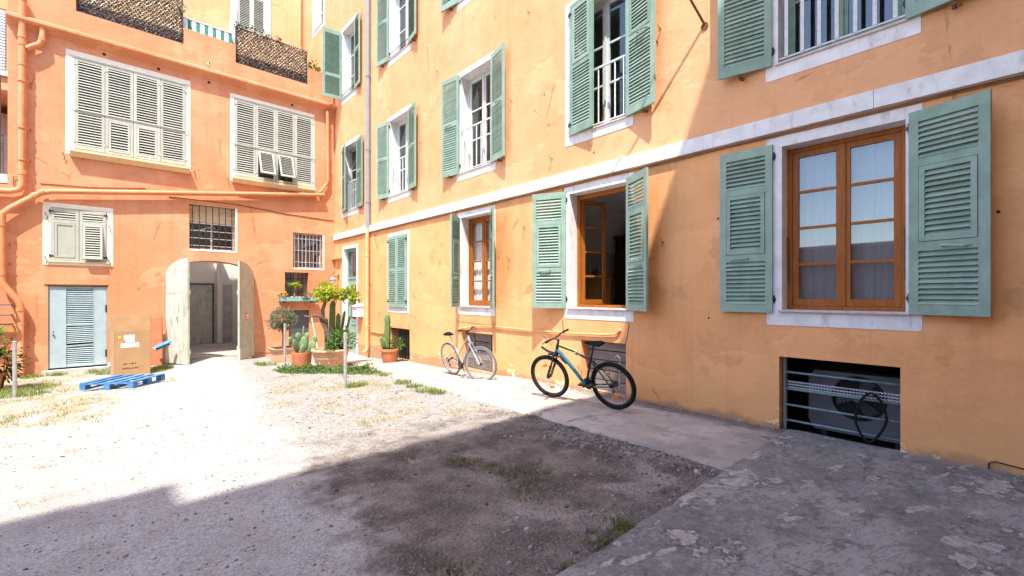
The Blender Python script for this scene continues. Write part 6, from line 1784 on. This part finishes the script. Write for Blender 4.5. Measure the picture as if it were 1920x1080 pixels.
for (x,y,s) in ((1.88,7.37,1.5),(2.3,8.6,2),(2.6,9.2,1.6),(3.0,8.2,1.2),(3.6,7.9,1.8),(3.7,8.4,1.6),(2.42,6.68,1.2),(3.07,5.47,1.2),(2.47,5.33,1),(3.24,6.25,1.2),(3.5,5.0,1)):
    blades(g3, x, y, int(120*s), .22*s, .045, r, .007); blades(g1, x, y, int(30*s), .16*s, .045, r, .007)
for i in range(420):         # the dry, weedy corner on the left
    y = r.uniform(8.4,14.8); x = r.uniform(-2.6, min(1.15,.2+.07*y))
    if mnoise.noise((x*.9,y*.7,4)) < -.12 - (.15 if y > 10 else 0): continue
    if -.5 < x < .95 and 11.2 < y < 13: continue
    s = r.uniform(.4,1.0); blades([g3,g3,g1,g3][r.randrange(4)], x, y, int(26*s)+6, .14*s+.03, .055*s+.015, r, .008)
for (x,y,s) in ((-1.38,15.25,1),(-.94,15.3,1),(-.2,15.1,1.4),(.0,14.6,1.3),(.77,14.2,1),(1.0,14.75,1.3),(.95,14.6,1),(-1.6,13.0,1.6),(-1.3,13.0,1.6),(-1.05,13.4,1.4),(-1.5,12.4,1.4),(-1.1,12.3,1.3),(-1.8,12.6,1.6),(-2.0,12.0,1.5),(-1.75,11.6,1)):
    blades(g1, x, y, int(150*s), .20*s, .10, r, .011)
for (x,y) in ((-.28,6.51),(-.47,5.99),(-.47,5.0),(.77,11.2),(1.24,3.97),(1.12,4.0),(-.58,8.73),(-.14,8.23),(.3,7.2),(-.8,7.4)): blades(g3, x, y, 40, .10, .03, r, .006); blades(g1, x, y, 16, .06, .03, r, .006)
for y in frange(1.7,15,.09):   # thin weeds along the walkway edge and wall foot
    if r.random() < .35 and y > 4.3: blades(g1, edge_x(y)-.03, y, r.randrange(4,14), .05, .05, r, .007)
    if r.random() < .12: blades(g2, D-.03-.02*r.random(), y, r.randrange(3,9), .03, .04, r, .005)
g1.build('grass', M['grass'], kind='stuff'); g2.build('grass', M['grass_dull'], kind='stuff'); g3.build('dry_grass', M['grass_dry'], kind='stuff')
# low leafy ground cover in front of the pots
m = MB()
for i in range(3000):
    t = r.random(); x = lerp(2.95,4.45,t); y0_ = interp(x,[2.9,3.4,4.0,4.45],[11.5,10.7,9.95,9.6]); y = y0_ + r.gauss(.12,.24)
    if mnoise.noise((x*2.2,y*2.2,1)) < -.28: continue
    hh = .19*max(.15, 1-abs(y-y0_-.12)/.55)*(.6+.8*max(0,mnoise.noise((x*4,y*4,3))+.3))
    p = Vector((x,y,gz(x,y)+hh*r.random())); m.leaf(p, rndv(r)+Vector((0,0,.7)), Vector((0,0,1))+rndv(r,.5), r.uniform(.035,.06), r.uniform(.025,.04))
m.build('ground_cover', M['leaf_mid'], kind='stuff')
# loose stones: each a squashed, uneven hexagonal lump
def stone(mb, x, y, s, r):
    z = gzn(x,y); a0 = r.random()*6.28; n_ = 5; e = r.uniform(.6,1.0)
    lo = [(x+s*math.cos(a0+2*math.pi*k/n_)*r.uniform(.8,1.15), y+s*e*math.sin(a0+2*math.pi*k/n_)*r.uniform(.8,1.15), z-s*.25) for k in range(n_)]
    hi = [(lerp(x,p[0],.68), lerp(y,p[1],.68), z+s*r.uniform(.35,.65)) for p in lo]
    mb.add(lo+hi, [(k,(k+1)%n_,n_+(k+1)%n_,n_+k) for k in range(n_)] + [tuple(n_+k for k in range(n_))])
m = MB()
for i in range(30000):
    y = 1.72 + 9.5*r.random()**1.9; xr = edge_x(y)-.02
    x = r.uniform(.9+.12*y, xr) if r.random() < .86 else r.uniform(-2.2, xr)
    if y > 9.5 and x > 2.9 and r.random() < .7: continue
    k = r.random(); s = .003+.008*k**4
    if k > .994: s *= 2.2
    if mnoise.noise((x*.7,y*.7,12)) < -.25 and k < .9: continue
    stone(m, x, y, s, r)
for i in range(900):         # rubble along the worn edge of the walkway
    y = r.uniform(1.7,4.6); x = edge_x(y) - abs(r.gauss(0,.22)); stone(m, x, y, .006+.02*r.random()**3, r)
for i in range(90):          # bigger broken lumps by the walkway
    y = r.uniform(1.75,3.9); x = edge_x(y) - .03 - abs(r.gauss(0,.35)); stone(m, x, y, r.uniform(.018,.042), r)
for i in range(2600):        # grit scattered over the pale track
    y = 2.2+11*r.random()**1.5; x = r.uniform(-2.6, .9+.12*y); stone(m, x, y, .004+.013*r.random()**4, r)
for i in range(700):
    y = r.uniform(1.0,5.5) if i < 480 else r.uniform(1,11); x = D-.02-abs(r.gauss(0,.07)); z0_ = gzn(x,y)
    b0_ = len(m.v); stone(m, x, y, .004+.010*r.random()**2, r)
    for q in range(b0_, len(m.v)): m.v[q] = (m.v[q][0], m.v[q][1], m.v[q][2]+.045)
m.build('gravel', M['stone'], kind='stuff')
